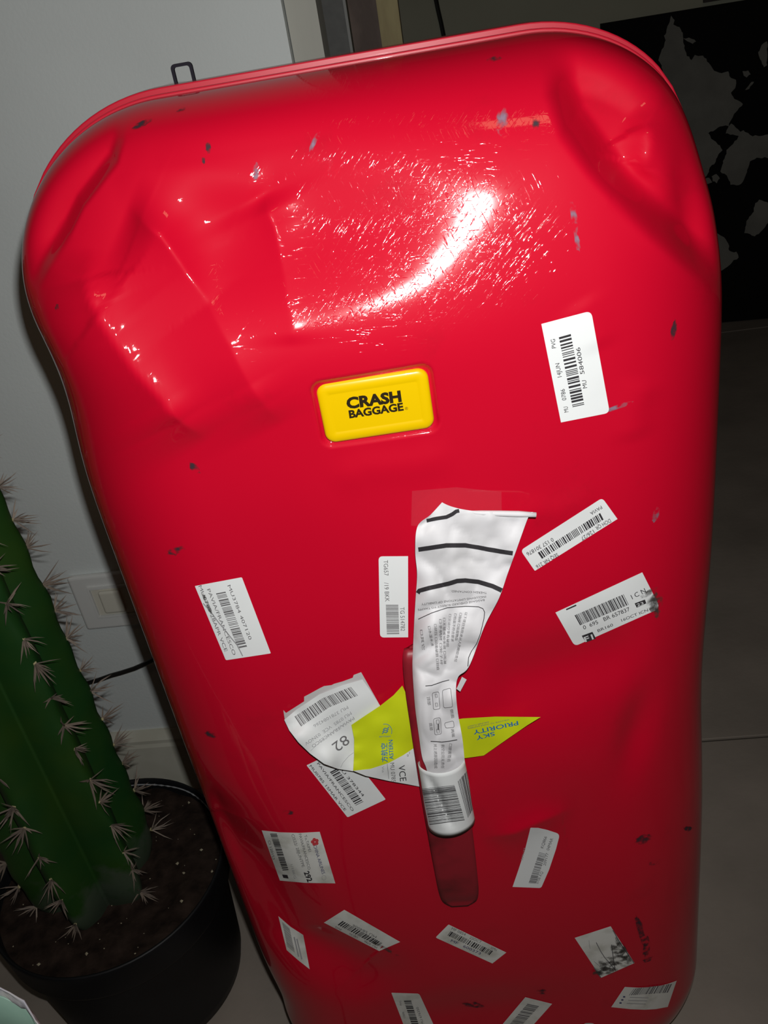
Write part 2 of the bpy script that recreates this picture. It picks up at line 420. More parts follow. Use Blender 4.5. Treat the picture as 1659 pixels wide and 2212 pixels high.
# world map on black canvas
mp = empty('world_map', F0 + FU * a_l + FN * 0.02 + np.array([0, 0, 0.05]))
tag(mp, 'black wall map with grey land masses on the far wall', 'map')
v, f = far_box(a_l, a_l + 1.15, 0.004, (z_c + z_l) / 2, 0.001, 0.022)
mesh_obj('canvas', v, f, M['poster'], mp)
def R3(x, y): return (1250 + x / 3.687, y / 3.687)
LANDS = [
    [(740, 130), (765, 160), (760, 195), (800, 220), (835, 265), (830, 310), (850, 400), (860, 440), (905, 480), (930, 440), (990, 445), (1040, 500), (1075, 560), (1140, 580), (1190, 570), (1215, 620), (1255, 640), (1245, 700), (1215, 740), (1240, 790), (1310, 825), (1250, 890), (1215, 950), (1190, 1000), (1120, 1010), (1070, 1040), (1030, 1060), (1060, 1100), (1110, 1150), (1150, 1190), (1110, 1230), (1090, 1290), (1050, 1330), (1020, 1400), (960, 1420), (940, 1250), (900, 1100), (820, 900), (740, 740), (680, 600), (660, 520), (640, 480), (650, 430), (690, 340), (685, 290), (710, 200)],
    [(1170, 1060), (1210, 985), (1250, 1010), (1285, 1050), (1310, 1040), (1390, 1080), (1508, 1075), (1560, 1100), (1560, 1250), (1420, 1260), (1360, 1290), (1340, 1370), (1310, 1450), (1260, 1480), (1210, 1470), (1180, 1400), (1130, 1370), (1150, 1280), (1180, 1200), (1260, 1110), (1270, 1085)],
    [(1330, 1790), (1350, 1740), (1390, 1700), (1410, 1620), (1440, 1590), (1540, 1620), (1560, 1700), (1500, 1790), (1440, 1860), (1400, 1880), (1320, 1850)],
    [(1040, 1800), (1090, 1850), (1150, 1890), (1195, 1940), (1200, 2000), (1260, 2010), (1270, 2050), (1180, 2120), (1110, 2180), (1080, 2170), (1050, 2000)],
    [(835, 300), (880, 305), (940, 330), (905, 350), (850, 325)],
    [(1310, 570), (1350, 560), (1370, 590), (1340, 612), (1315, 600)],
    [(1380, 650), (1395, 655), (1340, 720), (1325, 715)],
    [(1425, 420), (1470, 340), (1500, 330), (1500, 520), (1480, 540), (1440, 470)],
    [(1060, 1400), (1100, 1380), (1130, 1420), (1100, 1455), (1065, 1440)],
    [(990, 1440), (1040, 1410), (1060, 1450), (1010, 1470)],
]
for L in LANDS:
    pts = []
    for i in range(len(L)):
        a = np.array(R3(*L[i])); b = np.array(R3(*L[(i + 1) % len(L)])); k = max(1, int(np.linalg.norm(b - a) / 5))
        for q in range(k):
            j = RNG.uniform(-1.6, 1.6, 2) if np.linalg.norm(b - a) > 4 else 0
            pts.append(a + (b - a) * q / k + j)
    w = far_pts(pts, 0.0235)
    w2 = far_pts(pts, 0.021)
    n = len(pts)
    mesh_obj('land_mass', np.r_[w, w2], [tuple(range(n))] + [(i, n + i, n + (i + 1) % n, (i + 1) % n) for i in range(n)], M['land'], mp)

# thin cable hanging on the far wall
c1 = far_pts([(938, -20), (946, 20), (953, 50), (960, 85)], 0.012)
lo = c1[-1].copy(); lo[2] = 0.02
v, f = tube_geo([*c1, (c1[-1] + lo) / 2 + FU * 0.02, lo], 0.006, 8)
tag(mesh_obj('wall_cable', v, f, M['cord']), 'thin black cable hanging down the far wall', 'cable')

# ------------------------------------------------------------------ wall switch
def px_wall(px, out=0.0):
    p = on_plane([px], W0 + WN * out, WN)[0]
    return float((p - W0) @ WU), float(p[2])
sw = empty('wall_switch', wall_pt(0.0, 0.36))
tag(sw, 'white wall switch plate with one rocker, low on the wall', 'switch')
a0, zt = px_wall((147, 1242)); _, zb = px_wall((190, 1354))
a1 = a0 + 0.118
v, f = wall_box(a0, a1, zb, zt, -0.001, 0.009)
bevel(mesh_obj('cover_plate', v, f, M['plate'], sw), 0.004, 3)
i0, it = px_wall((188, 1269), 0.009); _, ib = px_wall((212, 1333), 0.009)
i1 = a1 - (i0 - a0)
def ring_boxes(a0, a1, z0, z1, w, d0, d1):
    V = []; Fc = []
    for (b0, b1, y0, y1) in ((a0, a1, z1 - w, z1), (a0, a1, z0, z0 + w), (a0, a0 + w, z0 + w, z1 - w), (a1 - w, a1, z0 + w, z1 - w)):
        v, f = wall_box(b0, b1, y0, y1, d0, d1); k = len(V); V += v; Fc += [tuple(i + k for i in q) for q in f]
    return V, Fc
v, f = ring_boxes(i0, i1, ib, it, 0.003, 0.008, 0.0125)
mesh_obj('inner_frame', v, f, M['plate'], sw)
v, f = wall_box(i0 + 0.004, i1 - 0.004, ib + 0.004, it - 0.004, 0.008, 0.0105)
mesh_obj('insert', v, f, M['rocker'], sw)
v, f = wall_box(i0 + 0.014, i0 + 0.044, ib + 0.008, it - 0.006, 0.009, 0.016)
bevel(mesh_obj('rocker', v, f, M['rocker'], sw), 0.006, 4)

# power cord behind the suitcase
P = on_plane([(190, 1475), (215, 1468), (240, 1459), (262, 1453), (290, 1444), (315, 1433), (340, 1420), (370, 1400)], W0 + WN * 0.02, WN)
lo = [P[0] + np.array([-0.02, 0, -0.03]), P[0] + np.array([-0.035, -0.01, -0.12]), P[0] + np.array([-0.04, -0.02, -0.215])]
v, f = tube_geo([*lo[::-1], *P, P[-1] + np.array([0.1, -0.01, 0.02])], 0.0032, 10)
tag(mesh_obj('power_cord', v, f, M['cord'], smooth=True), 'black power cord crossing the wall between cactus and suitcase', 'cord')

# ------------------------------------------------------------------ suitcase surface
YS = math.radians(-4)
SU = np.array([math.cos(YS), math.sin(YS), 0]); SN = np.array([math.sin(YS), -math.cos(YS), 0])
S0 = np.array([0.0, 0.564, 0.0])
U0, HW = 0.0195, 0.218
VB, VT = 0.015, 0.971
VC, HH = (VB + VT) / 2, (VT - VB) / 2
RC, TT, FD, PP = 0.113, 0.095, 0.082, 2.15
BUL = 0.010

def to_local(P):
    d = P - S0
    return d @ SU, P[..., 2], d @ SN

def warp(u, v):
    """sideways crumpling of the whole case: how far the body is pushed in or out along u"""
    rt = np.clip((u - U0) / HW, 0, 1.1) ** 2; lt = np.clip((U0 - u) / HW, 0, 1.1) ** 2
    d = -0.0115 * rt * np.exp(-((v - 0.895) / 0.050) ** 2)
    d = d - 0.0050 * rt * np.exp(-((v - 0.50) / 0.10) ** 2)
    d = d + 0.0075 * lt * np.exp(-((v - 0.825) / 0.050) ** 2)
    d = d + 0.0050 * lt * np.exp(-((v - 0.15) / 0.05) ** 2)
    d = d + 0.0420 * rt * np.exp(-((v - 0.020) / 0.040) ** 2)
    return d

def unwarp(u, v):
    q = u
    for _ in range(3):
        q = u - warp(q, v)
    return q

def to_world(u, v, w):
    u = np.asarray(u); v = np.asarray(v); w = np.asarray(w)
    u = u + warp(u, v)
    return S0 + u[..., None] * SU + w[..., None] * SN + v[..., None] * np.array([0, 0, 1.0])

def uv_plane(px, w=FD):
    P = on_plane(px, S0 + SN * w, SN)
    u, v, _ = to_local(P)
    return np.c_[u, v]

def inset(u, v):
    qx = np.abs(u - U0) - HW + RC; qy = np.abs(v - VC) - HH + RC
    return -(np.hypot(np.maximum(qx, 0), np.maximum(qy, 0)) + np.minimum(np.maximum(qx, qy), 0) - RC)

def sstep(x, a, b):
    t = np.clip((x - a) / (b - a), 0, 1); return t * t * (3 - 2 * t)

def poly_dist(u, v, pl):
    """distance to a polyline and signed side (+ = left of travel)"""
    best = np.full(np.shape(u), 1e9); side = np.zeros(np.shape(u)); prog = np.zeros(np.shape(u))
    n = len(pl) - 1
    for i in range(n):
        a = pl[i]; b = pl[i + 1]; e = b - a; L = e @ e
        t = np.clip(((u - a[0]) * e[0] + (v - a[1]) * e[1]) / L, 0, 1)
        dx = u - a[0] - t * e[0]; dy = v - a[1] - t * e[1]
        d = np.hypot(dx, dy); s = np.sign(e[0] * (v - a[1]) - e[1] * (u - a[0]))
        m = d < best
        best = np.where(m, d, best); side = np.where(m, s, side); prog = np.where(m, (i + t) / n, prog)
    return best, side, prog

def Zbase(u, v):
    x = np.clip(inset(u, v) / TT, 0, 1)
    w = FD * (1 - (1 - x) ** PP) ** (1 / PP)
    return w + BUL * np.clip(1 - ((u - U0) / HW) ** 2, 0, 1) * np.clip(1 - ((v - VC) / HH) ** 2, 0, 1)

def uv_surf(px):
    """photo point -> place on the undented face"""
    r = rays(px); cu, cv, cw = to_local(EYE[None]); ru = r @ SU; rv = r[:, 2]; rw = r @ SN
    best = np.full(len(r), np.nan)
    for w in np.linspace(0.10, 0.0, 201):
        t = (w - cw) / rw; v = cv + rv * t; u = unwarp(cu + ru * t, v)
        ok = (inset(u, v) >= 0) & (w <= Zbase(u, v)) & np.isnan(best)
        best = np.where(ok, w, best)
    best = np.where(np.isnan(best), 0.0, best)
    t = (best - cw) / rw; v = cv + rv * t
    return np.c_[unwarp(cu + ru * t, v), v]

DENTS = []
def gauss(px, rx, ry, ang, amp):
    gauss_uv(uv_surf([px])[0], rx, ry, ang, amp)
def gauss_uv(c, rx, ry, ang, amp):
    ca, sa = math.cos(math.radians(ang)), math.sin(math.radians(ang))
    def fn(u, v):
        x = (u - c[0]) * ca + (v - c[1]) * sa; y = -(u - c[0]) * sa + (v - c[1]) * ca
        return amp * np.exp(-(x / rx) ** 2 - (y / ry) ** 2)
    DENTS.append(fn)
def crease(pxs, amp, wl, wr, soft=0.0018, ends=0.18, level=False):
    """tent-shaped ridge (amp > 0) or gully (amp < 0); wl / wr = width to the left / right of travel.
    level: let the crest rise or fall along its length so that it mirrors the flash towards the camera"""
    pl = uv_surf(pxs)
    prof = np.full(len(pl), amp)
    if level:  # glint put into the shape: crest slope follows the flash reflection
        e = 3e-4; prof = np.zeros(len(pl)); prof[0] = 0.0
        for i in range(len(pl) - 1):
            q = (pl[i] + pl[i + 1]) / 2; seg = pl[i + 1] - pl[i]; L = np.linalg.norm(seg); t = seg / L
            u = np.array([q[0], q[0] + e * t[0], q[0] - e * t[0]]); v = np.array([q[1], q[1] + e * t[1], q[1] - e * t[1]])
            z = Zbase(u, v)
            for fn in DENTS:
                z = z + fn(u, v)
            have = (z[1] - z[2]) / (2 * e)
            P = to_world(u[:1], v[:1], z[:1])[0]; h = EYE + np.array([0, 0, 0.014]) - P
            want = -((h @ SU) * t[0] + h[2] * t[1]) / (h @ SN)
            prof[i + 1] = prof[i] + (want - have) * L
        prof = prof - prof.mean() + amp
        prof = np.clip(prof, amp * 0.45, amp * 1.6)
    idx = np.linspace(0, 1, len(pl))
    def fn(u, v):
        d, s, p = poly_dist(u, v, pl)
        w = np.where(s > 0, wl, wr)
        dd = np.sqrt(d * d + soft * soft) - soft
        fade = sstep(p, 0, ends) * sstep(1 - p, 0, ends) if ends > 0 else 1.0
        return np.interp(p, idx, prof) * np.exp(-dd / w) * fade * np.exp(-(np.minimum(d, 0.2) / (4 * w)) ** 2)
    DENTS.append(fn)
def groove(pxs, amp, wl, wr, ends=0.25):
    pl = uv_surf(pxs)
    def fn(u, v):
        d, s, p = poly_dist(u, v, pl)
        w = np.where(s > 0, wl, wr)
        fade = sstep(p, 0, ends) * sstep(1 - p, 0, ends)
        return amp * np.exp(-(d / w) ** 2) * fade
    DENTS.append(fn)
def step_fold(pxs, amp, width, reach, win=0.62):
    """one side of the line (right of travel) sinks by amp, recovering over reach"""
    pl = uv_surf(pxs)
    mid = pl.mean(0); R = win * np.linalg.norm(np.diff(pl, axis=0), axis=1).sum()
    a = pl[0] - pl[1]; b = pl[-1] - pl[-2]
    pl = np.r_[[pl[0] + a / np.linalg.norm(a) * 0.15], pl, [pl[-1] + b / np.linalg.norm(b) * 0.15]]
    def fn(u, v):
        d, s, p = poly_dist(u, v, pl)
        sd = -d * s
        fade = np.exp(-(np.hypot(u - mid[0], v - mid[1]) / R) ** 4)
        return amp * sstep(sd, -width, width) * np.exp(-(np.maximum(sd, 0) / reach) ** 2) * fade
    DENTS.append(fn)

# shallow dish above the badge
gauss_uv((-0.0571, 0.9033), 0.1208, 0.0362, -1.6, -0.0190)
gauss_uv((-0.0326, 0.8427), 0.0459, 0.1298, 88.4, 0.0091)
# creased dents at the upper left
gauss((430, 610), 0.030, 0.070, -55, -0.003)
crease([(262, 455), (300, 480), (345, 510), (400, 590), (450, 655), (500, 730), (545, 815), (575, 860), (610, 915)], 0.0110, 0.0130, 0.034, 0.0010, 0.26, True)
crease([(184, 540), (188, 600), (215, 660), (250, 715), (300, 780), (365, 845), (400, 890), (450, 950)], 0.0145, 0.0120, 0.036, 0.0010, 0.26, True)
crease([(560, 430), (590, 500), (612, 590), (630, 680), (637, 740)], 0.0050, 0.015, 0.022, 0.0010, 0.15, True)
groove([(230, 400), (320, 378), (430, 382), (530, 410), (570, 440)], 0.0022, 0.010, 0.016)
# folded upper left corner
step_fold([(285, 190), (268, 240), (256, 300), (240, 345), (200, 395), (160, 445), (132, 500), (105, 548), (90, 580)], -0.0120, 0.0050, 0.036, 0.55)
# crushed upper right corner
step_fold([(1560, 600), (1500, 550), (1430, 490), (1370, 425), (1300, 345), (1245, 270), (1215, 190), (1205, 130)], -0.0240, 0.0120, 0.050, 0.50)
crease([(1380, 235), (1402, 270), (1408, 310), (1400, 370), (1388, 410)], 0.0070, 0.014, 0.014, 0.002, 0.4, True)
gauss((1445, 380), 0.018, 0.030, 10, 0.010)
# long waves
groove([(700, 1050), (790, 1010), (900, 1000), (1000, 975)], 0.0012, 0.010, 0.012)
groove([(1110, 1100), (1200, 1105), (1300, 1065)], 0.0012, 0.010, 0.012)
groove([(1250, 640), (1275, 690), (1300, 760)], 0.0012, 0.010, 0.012)
groove([(1400, 810), (1370, 880), (1370, 960)], 0.0013, 0.010, 0.012)
gauss((640, 1230), 0.050, 0.060, 0, -0.003)
# lower right: sunken oval, dark trough above it, sharp little fold below
gauss((1372, 1585), 0.014, 0.040, -10, -0.006)
groove([(1030, 1490), (1150, 1465), (1280, 1425), (1420, 1390)], -0.0060, 0.030, 0.030)
gauss((1190, 1640), 0.050, 0.050, 0, 0.004)
crease([(1030, 1815), (1070, 1800), (1110, 1785), (1160, 1762), (1210, 1748), (1250, 1742)], 0.0060, 0.014, 0.024, 0.002, 0.45)
# pinched lower left edge
groove([(395, 1640), (470, 1760), (560, 1900), (640, 2030), (780, 2110), (950, 2120)], -0.014, 0.036, 0.036, 0.35)
gauss((1000, 2190), 0.10, 0.035, 0, -0.004)

BADGE = uv_surf([(684, 826), (921, 789), (940, 920), (703, 953)])
BC = BADGE.mean(0)
bh = (np.linalg.norm(BADGE[1] - BADGE[0]) + np.linalg.norm(BADGE[2] - BADGE[3])) / 4
bv = (np.linalg.norm(BADGE[3] - BADGE[0]) + np.linalg.norm(BADGE[2] - BADGE[1])) / 4
def badge_sd(u, v, grow=0.0, r=0.006):
    e = (BADGE[1] - BADGE[0]); e = e / np.linalg.norm(e)
    x = (u - BC[0]) * e[0] + (v - BC[1]) * e[1]; y = -(u - BC[0]) * e[1] + (v - BC[1]) * e[0]
    qx = np.abs(x) - bh - grow + r; qy = np.abs(y) - bv - grow + r
    return np.hypot(np.maximum(qx, 0), np.maximum(qy, 0)) + np.minimum(np.maximum(qx, qy), 0) - r

def Z(u, v):
    t = inset(u, v)
    w = Zbase(u, v)
    h = np.zeros(np.shape(u))
    for fn in DENTS:
        h = h + fn(u, v)
    w = w + h * sstep(t, 0.0, 0.030)
    sd = badge_sd(u, v, 0.0022)
    w = w - 0.0030 * (1 - sstep(sd, -0.0012, 0.0016))
    return np.where(t < 0, -1.0, w)

GH = 0.0008
GU = np.arange(U0 - HW - 0.004, U0 + HW + 0.004, GH); GV = np.arange(VB - 0.004, VT + 0.004, GH)
_gu, _gv = np.meshgrid(GU, GV)
ZG = np.where(inset(_gu, _gv) < 0, 0.0, Z(_gu, _gv))
def Zq(u, v):
    x = np.clip((u - GU[0]) / GH, 0, len(GU) - 1.001); y = np.clip((v - GV[0]) / GH, 0, len(GV) - 1.001)
    i = x.astype(int); j = y.astype(int); a = x - i; b = y - j
    z = (ZG[j, i] * (1 - a) + ZG[j, i + 1] * a) * (1 - b) + (ZG[j + 1, i] * (1 - a) + ZG[j + 1, i + 1] * a) * b
    return np.where(inset(u, v) < 0, -1.0, z)

def shell_hit(px, lift=0.0):
    """where sight lines meet the suitcase face (raised by lift), with normals"""
    r = rays(px); n = len(r)
    lift = np.broadcast_to(np.asarray(lift, float), (n,))
    cu, cv, cw = to_local(EYE[None]); ru = r @ SU; rv = r[:, 2]; rw = r @ SN
    hi = np.full(n, np.nan); lo = np.full(n, np.nan)
    done = np.zeros(n, bool); wprev = np.full(n, 0.16)
    for w in np.linspace(0.158, -0.002, 81):
        t = (w - cw) / rw
        v = cv + rv * t; g = w - lift - Zq(unwarp(cu + ru * t, v), v)
        newhit = (~done) & (g <= 0)
        hi[newhit] = wprev[newhit]; lo[newhit] = w; done |= newhit
        wprev = np.full(n, w)
    for _ in range(18):
        m = (hi + lo) / 2; t = (m - cw) / rw
        v = cv + rv * t; g = m - lift - Zq(unwarp(cu + ru * t, v), v)
        ins = g <= 0
        lo = np.where(ins, m, lo); hi = np.where(ins, hi, m)
    t = (hi - cw) / rw
    v = cv + rv * t; u = unwarp(cu + ru * t, v)
    e = 0.0010
    zu = (Zq(u + e, v) - Zq(u - e, v)) / (2 * e); zv = (Zq(u, v + e) - Zq(u, v - e)) / (2 * e)
    nn = -zu[:, None] * SU - zv[:, None] * np.array([0, 0, 1.0]) + SN
    nn /= np.linalg.norm(nn, axis=1)[:, None]
    return to_world(u, v, hi), nn

# ------------------------------------------------------------------ suitcase body
case = empty('suitcase', (float((S0 + SU * U0)[0]), float((S0 + SU * U0)[1]), 0.0))
tag(case, 'large dented glossy red hard-shell suitcase covered in baggage stickers', 'suitcase')

def outline(s, t):
    """square-boundary points s -> rounded outline inset by t (arrays qx,qy in [-1,1])"""
    qx, qy = s
    hw, hh, r = HW - t, HH - t, np.maximum(RC - t, 0.0)
    Lx = (hw - r); Ly = (hh - r); arc = math.pi / 4 * r
    onx = np.abs(qy) >= np.abs(qx)          # top or bottom side
    p = np.where(onx, qx, qy); sg = np.sign(np.where(onx, qy, qx))
    half = np.where(onx, Lx, Ly) + arc
    d = np.abs(p) * half
    L = np.where(onx, Lx, Ly)
    ins = d <= L
    th = np.where(ins, 0, (d - L) / np.maximum(r, 1e-9))
    al = np.where(ins, d, L + r * np.sin(th))
    ac = np.where(onx, hh, hw) - np.where(ins, 0, r * (1 - np.cos(th)))
    al = al * np.sign(p); ac = ac * sg
    return np.where(onx, al, ac) + U0, np.where(onx, ac, al) + VC

def shell_mesh(nx, ny, m1, depth_fn):
    a = np.linspace(-1, 1, nx); b = np.linspace(-1, 1, ny)
    Aa, Bb = np.meshgrid(a, b)
    m = np.maximum(np.maximum(np.abs(Aa), np.abs(Bb)), 1e-9)
    q = (Aa / m, Bb / m)
    tt = TT
    ph = np.clip((1 - m) / (1 - m1), 0, 1)
    t_edge = tt * (1 - np.cos(ph * math.pi / 2))
    ue, ve = outline(q, t_edge)
    ui, vi = outline(q, np.full_like(m, tt))
    k = m / m1
    reg_u = Aa / m1 * (HW - tt) + U0; reg_v = Bb / m1 * (HH - tt) + VC
    fu = U0 + (ui - U0) * k; fv = VC + (vi - VC) * k
    bl = sstep(k, 0.6, 1.0)
    fu = reg_u * (1 - bl) + fu * bl; fv = reg_v * (1 - bl) + fv * bl
    inner = m < m1
    U = np.where(inner, fu, ue); V = np.where(inner, fv, ve)
    idx = np.arange(nx * ny).reshape(ny, nx)
    F = np.stack([idx[:-1, :-1].ravel(), idx[:-1, 1:].ravel(), idx[1:, 1:].ravel(), idx[1:, :-1].ravel()], 1)
    return U, V, depth_fn(U, V), F

def Zsafe(U, V):
    c = 1e-6
    z = Z(U0 + (U - U0) * (1 - c), VC + (V - VC) * (1 - c))
    return np.where(z < 0, 0.0, z)
U, V, Wd, Fq = shell_mesh(341, 701, 0.70, Zsafe)
mesh_obj('front_shell', to_world(U, V, Wd).reshape(-1, 3), Fq, M['red'], case, True)
def Zback(U, V):
    t = inset(U, V); x = np.clip(t / TT, 0, 1)
    return -0.012 - 0.125 * (1 - (1 - x) ** 2.3) ** (1 / 2.3)
U, V, Wd, Fq = shell_mesh(101, 181, 0.60, Zback)
mesh_obj('back_shell', to_world(U, V, Wd).reshape(-1, 3), Fq[:, ::-1].copy(), M['red'], case, True)

def rim(name, mat, w0, w1, out, inn):
    n = 240
    th = np.linspace(-1, 1, n // 4, endpoint=False)
    one = np.ones_like(th)
    q = (np.r_[th, one, -th, -one], np.r_[-one, th, one, -th])
    V_ = []
    for (o, w) in ((inn, w0), (out, w0), (out, w1), (inn, w1)):
        u, v = outline(q, np.full(len(q[0]), -o)); V_.append(to_world(u, v, np.full(len(u), w)))
    k = len(q[0]); V_ = np.concatenate(V_)
    F_ = []
    for r in range(4):
        for i in range(k):
            F_.append((r * k + i, r * k + (i + 1) % k, ((r + 1) % 4) * k + (i + 1) % k, ((r + 1) % 4) * k + i))
    o = mesh_obj(name, V_, F_, mat, case)
    bevel(o, 0.0008, 2)
    return o
rim('front_rim', M['red_plain'], 0.0015, -0.0035, 0.0015, -0.006)
rim('gasket', M['black'], -0.0035, -0.0075, 0.0004, -0.006)
rim('back_rim', M['red_plain'], -0.0075, -0.024, 0.0045, -0.006)

# wheels under the case
for su in (-0.15, 0.15):
    for sw_ in (0.03, -0.075):
        c = to_world(np.array(U0 + su), np.array(0.018), np.array(sw_))
        ring = []
        pts = [c + SU * (-0.012), c + SU * (0.012)]
        v, f = tube_geo(pts, 0.018, 20)
        mesh_obj('wheel', v, f, M['black'], case)

# black latch ring on the top of the rear half
LR = to_world(np.array(-0.0745), np.array(0.9735), np.array(-0.030))
def latch():
    outer = []
    hw, hh, r = 0.0056, 0.0056, 0.0020
    ax = SU; az = np.array([0, 0, 1.0])
    path = []
    for (cx_, cy_, a0_) in ((hw - r, hh - r, 0), (-hw + r, hh - r, 90), (-hw + r, -hh + r, 180), (hw - r, -hh + r, 270)):
        for k in range(5):
            a = math.radians(a0_ + k * 22.5)
            path.append((cx_ + r * math.cos(a), cy_ + r * math.sin(a)))
    V_ = []; F_ = []
    n = len(path); cs = ((-1, -1), (1, -1), (1, 1), (-1, 1))
    for (x, y) in path:
        l = math.hypot(x, y)
        for (a, b) in cs:
            k = 1 + a * 0.0011 / l
            V_.append(LR + ax * x * k + az * (y * k + 0.0054) + SN * b * 0.0014)
    for i in range(n):
        for k in range(4):
            F_.append((i * 4 + k, ((i + 1) % n) * 4 + k, ((i + 1) % n) * 4 + (k + 1) % 4, i * 4 + (k + 1) % 4))
    return V_, F_
v, f = latch()
mesh_obj('latch_ring', v, f, M['loop'], case)
bx, f = box_geo(-0.012, 0.012, -0.004, 0.004, -0.003, 0.0015)
mesh_obj('latch_base', [LR + SU * p[0] + SN * p[1] + np.array([0, 0, p[2]]) for p in bx], f, M['loop'], case)

# ------------------------------------------------------------------ flat things on surfaces
def crop(x0, y0, s):
    return lambda x, y: (x0 + x / s, y0 + y / s)

def rounded(poly, radii):
    out = []
    n = len(poly); P = [np.array(p, float) for p in poly]
    for i in range(n):
        r = radii[i] if radii else 0
        if r <= 0:
            out.append(P[i]); continue
        a = P[i - 1] - P[i]; b = P[(i + 1) % n] - P[i]
        p0 = P[i] + a / np.linalg.norm(a) * r; p1 = P[i] + b / np.linalg.norm(b) * r
        for k in range(7):
            t = k / 6
            out.append((1 - t) ** 2 * p0 + 2 * t * (1 - t) * P[i] + t * t * p1)
    return out

def patch(poly, step):
    """dense triangulation of a polygon given in photo pixels"""
    P = [np.array(p, float) for p in poly]; B = []
    n = len(P)
    for i in range(n):
        a, b = P[i], P[(i + 1) % n]; k = max(1, int(round(np.linalg.norm(b - a) / step)))
        B += [a + (b - a) * q / k for q in range(k)]
    B = np.array(B); nb = len(B)
    lo = B.min(0); hi = B.max(0)
    gx, gy = np.meshgrid(np.arange(lo[0] + step / 2, hi[0], step), np.arange(lo[1] + step / 2, hi[1], step))
    G = np.c_[gx.ravel(), gy.ravel()]
    # inside test and clearance from the border
    ins = np.zeros(len(G), bool); x, y = G[:, 0], G[:, 1]; dmin = np.full(len(G), 1e9)
    for i in range(nb):
        a = B[i]; b = B[(i + 1) % nb]
        with np.errstate(divide='ignore', invalid='ignore'):
            c = ((a[1] > y) != (b[1] > y)) & (x < (b[0] - a[0]) * (y - a[1]) / (b[1] - a[1]) + a[0])
        ins ^= c
        dmin = np.minimum(dmin, np.hypot(x - a[0], y - a[1]))
    G = G[ins & (dmin > step * 0.6)]
    pts = [Vector(p) for p in np.r_[B, G]]
    edges = [(i, (i + 1) % nb) for i in range(nb)]
    r = delaunay_2d_cdt(pts, edges, [], 1, 1e-4)
    return np.array([list(p) for p in r[0]]), [tuple(q) for q in r[2]]

_txt = {}
def glyphs(s, bold=0.0):
    key = (s, bold)
    if key not in _txt:
        c = bpy.data.curves.new('t', 'FONT'); c.body = s; c.dimensions = '2D'; c.fill_mode = 'FRONT'; c.offset = bold
        c.resolution_u = 3
        o = bpy.data.objects.new('t', c); COL.objects.link(o)
        dg = bpy.context.evaluated_depsgraph_get()
        me = bpy.data.meshes.new_from_object(o.evaluated_get(dg))
        v = np.array([q.co[:2] for q in me.vertices]); f = [tuple(p.vertices) for p in me.polygons]
        bpy.data.objects.remove(o, do_unlink=True); bpy.data.curves.remove(c); bpy.data.meshes.remove(me)
        _txt[key] = (v, f)
    return _txt[key]

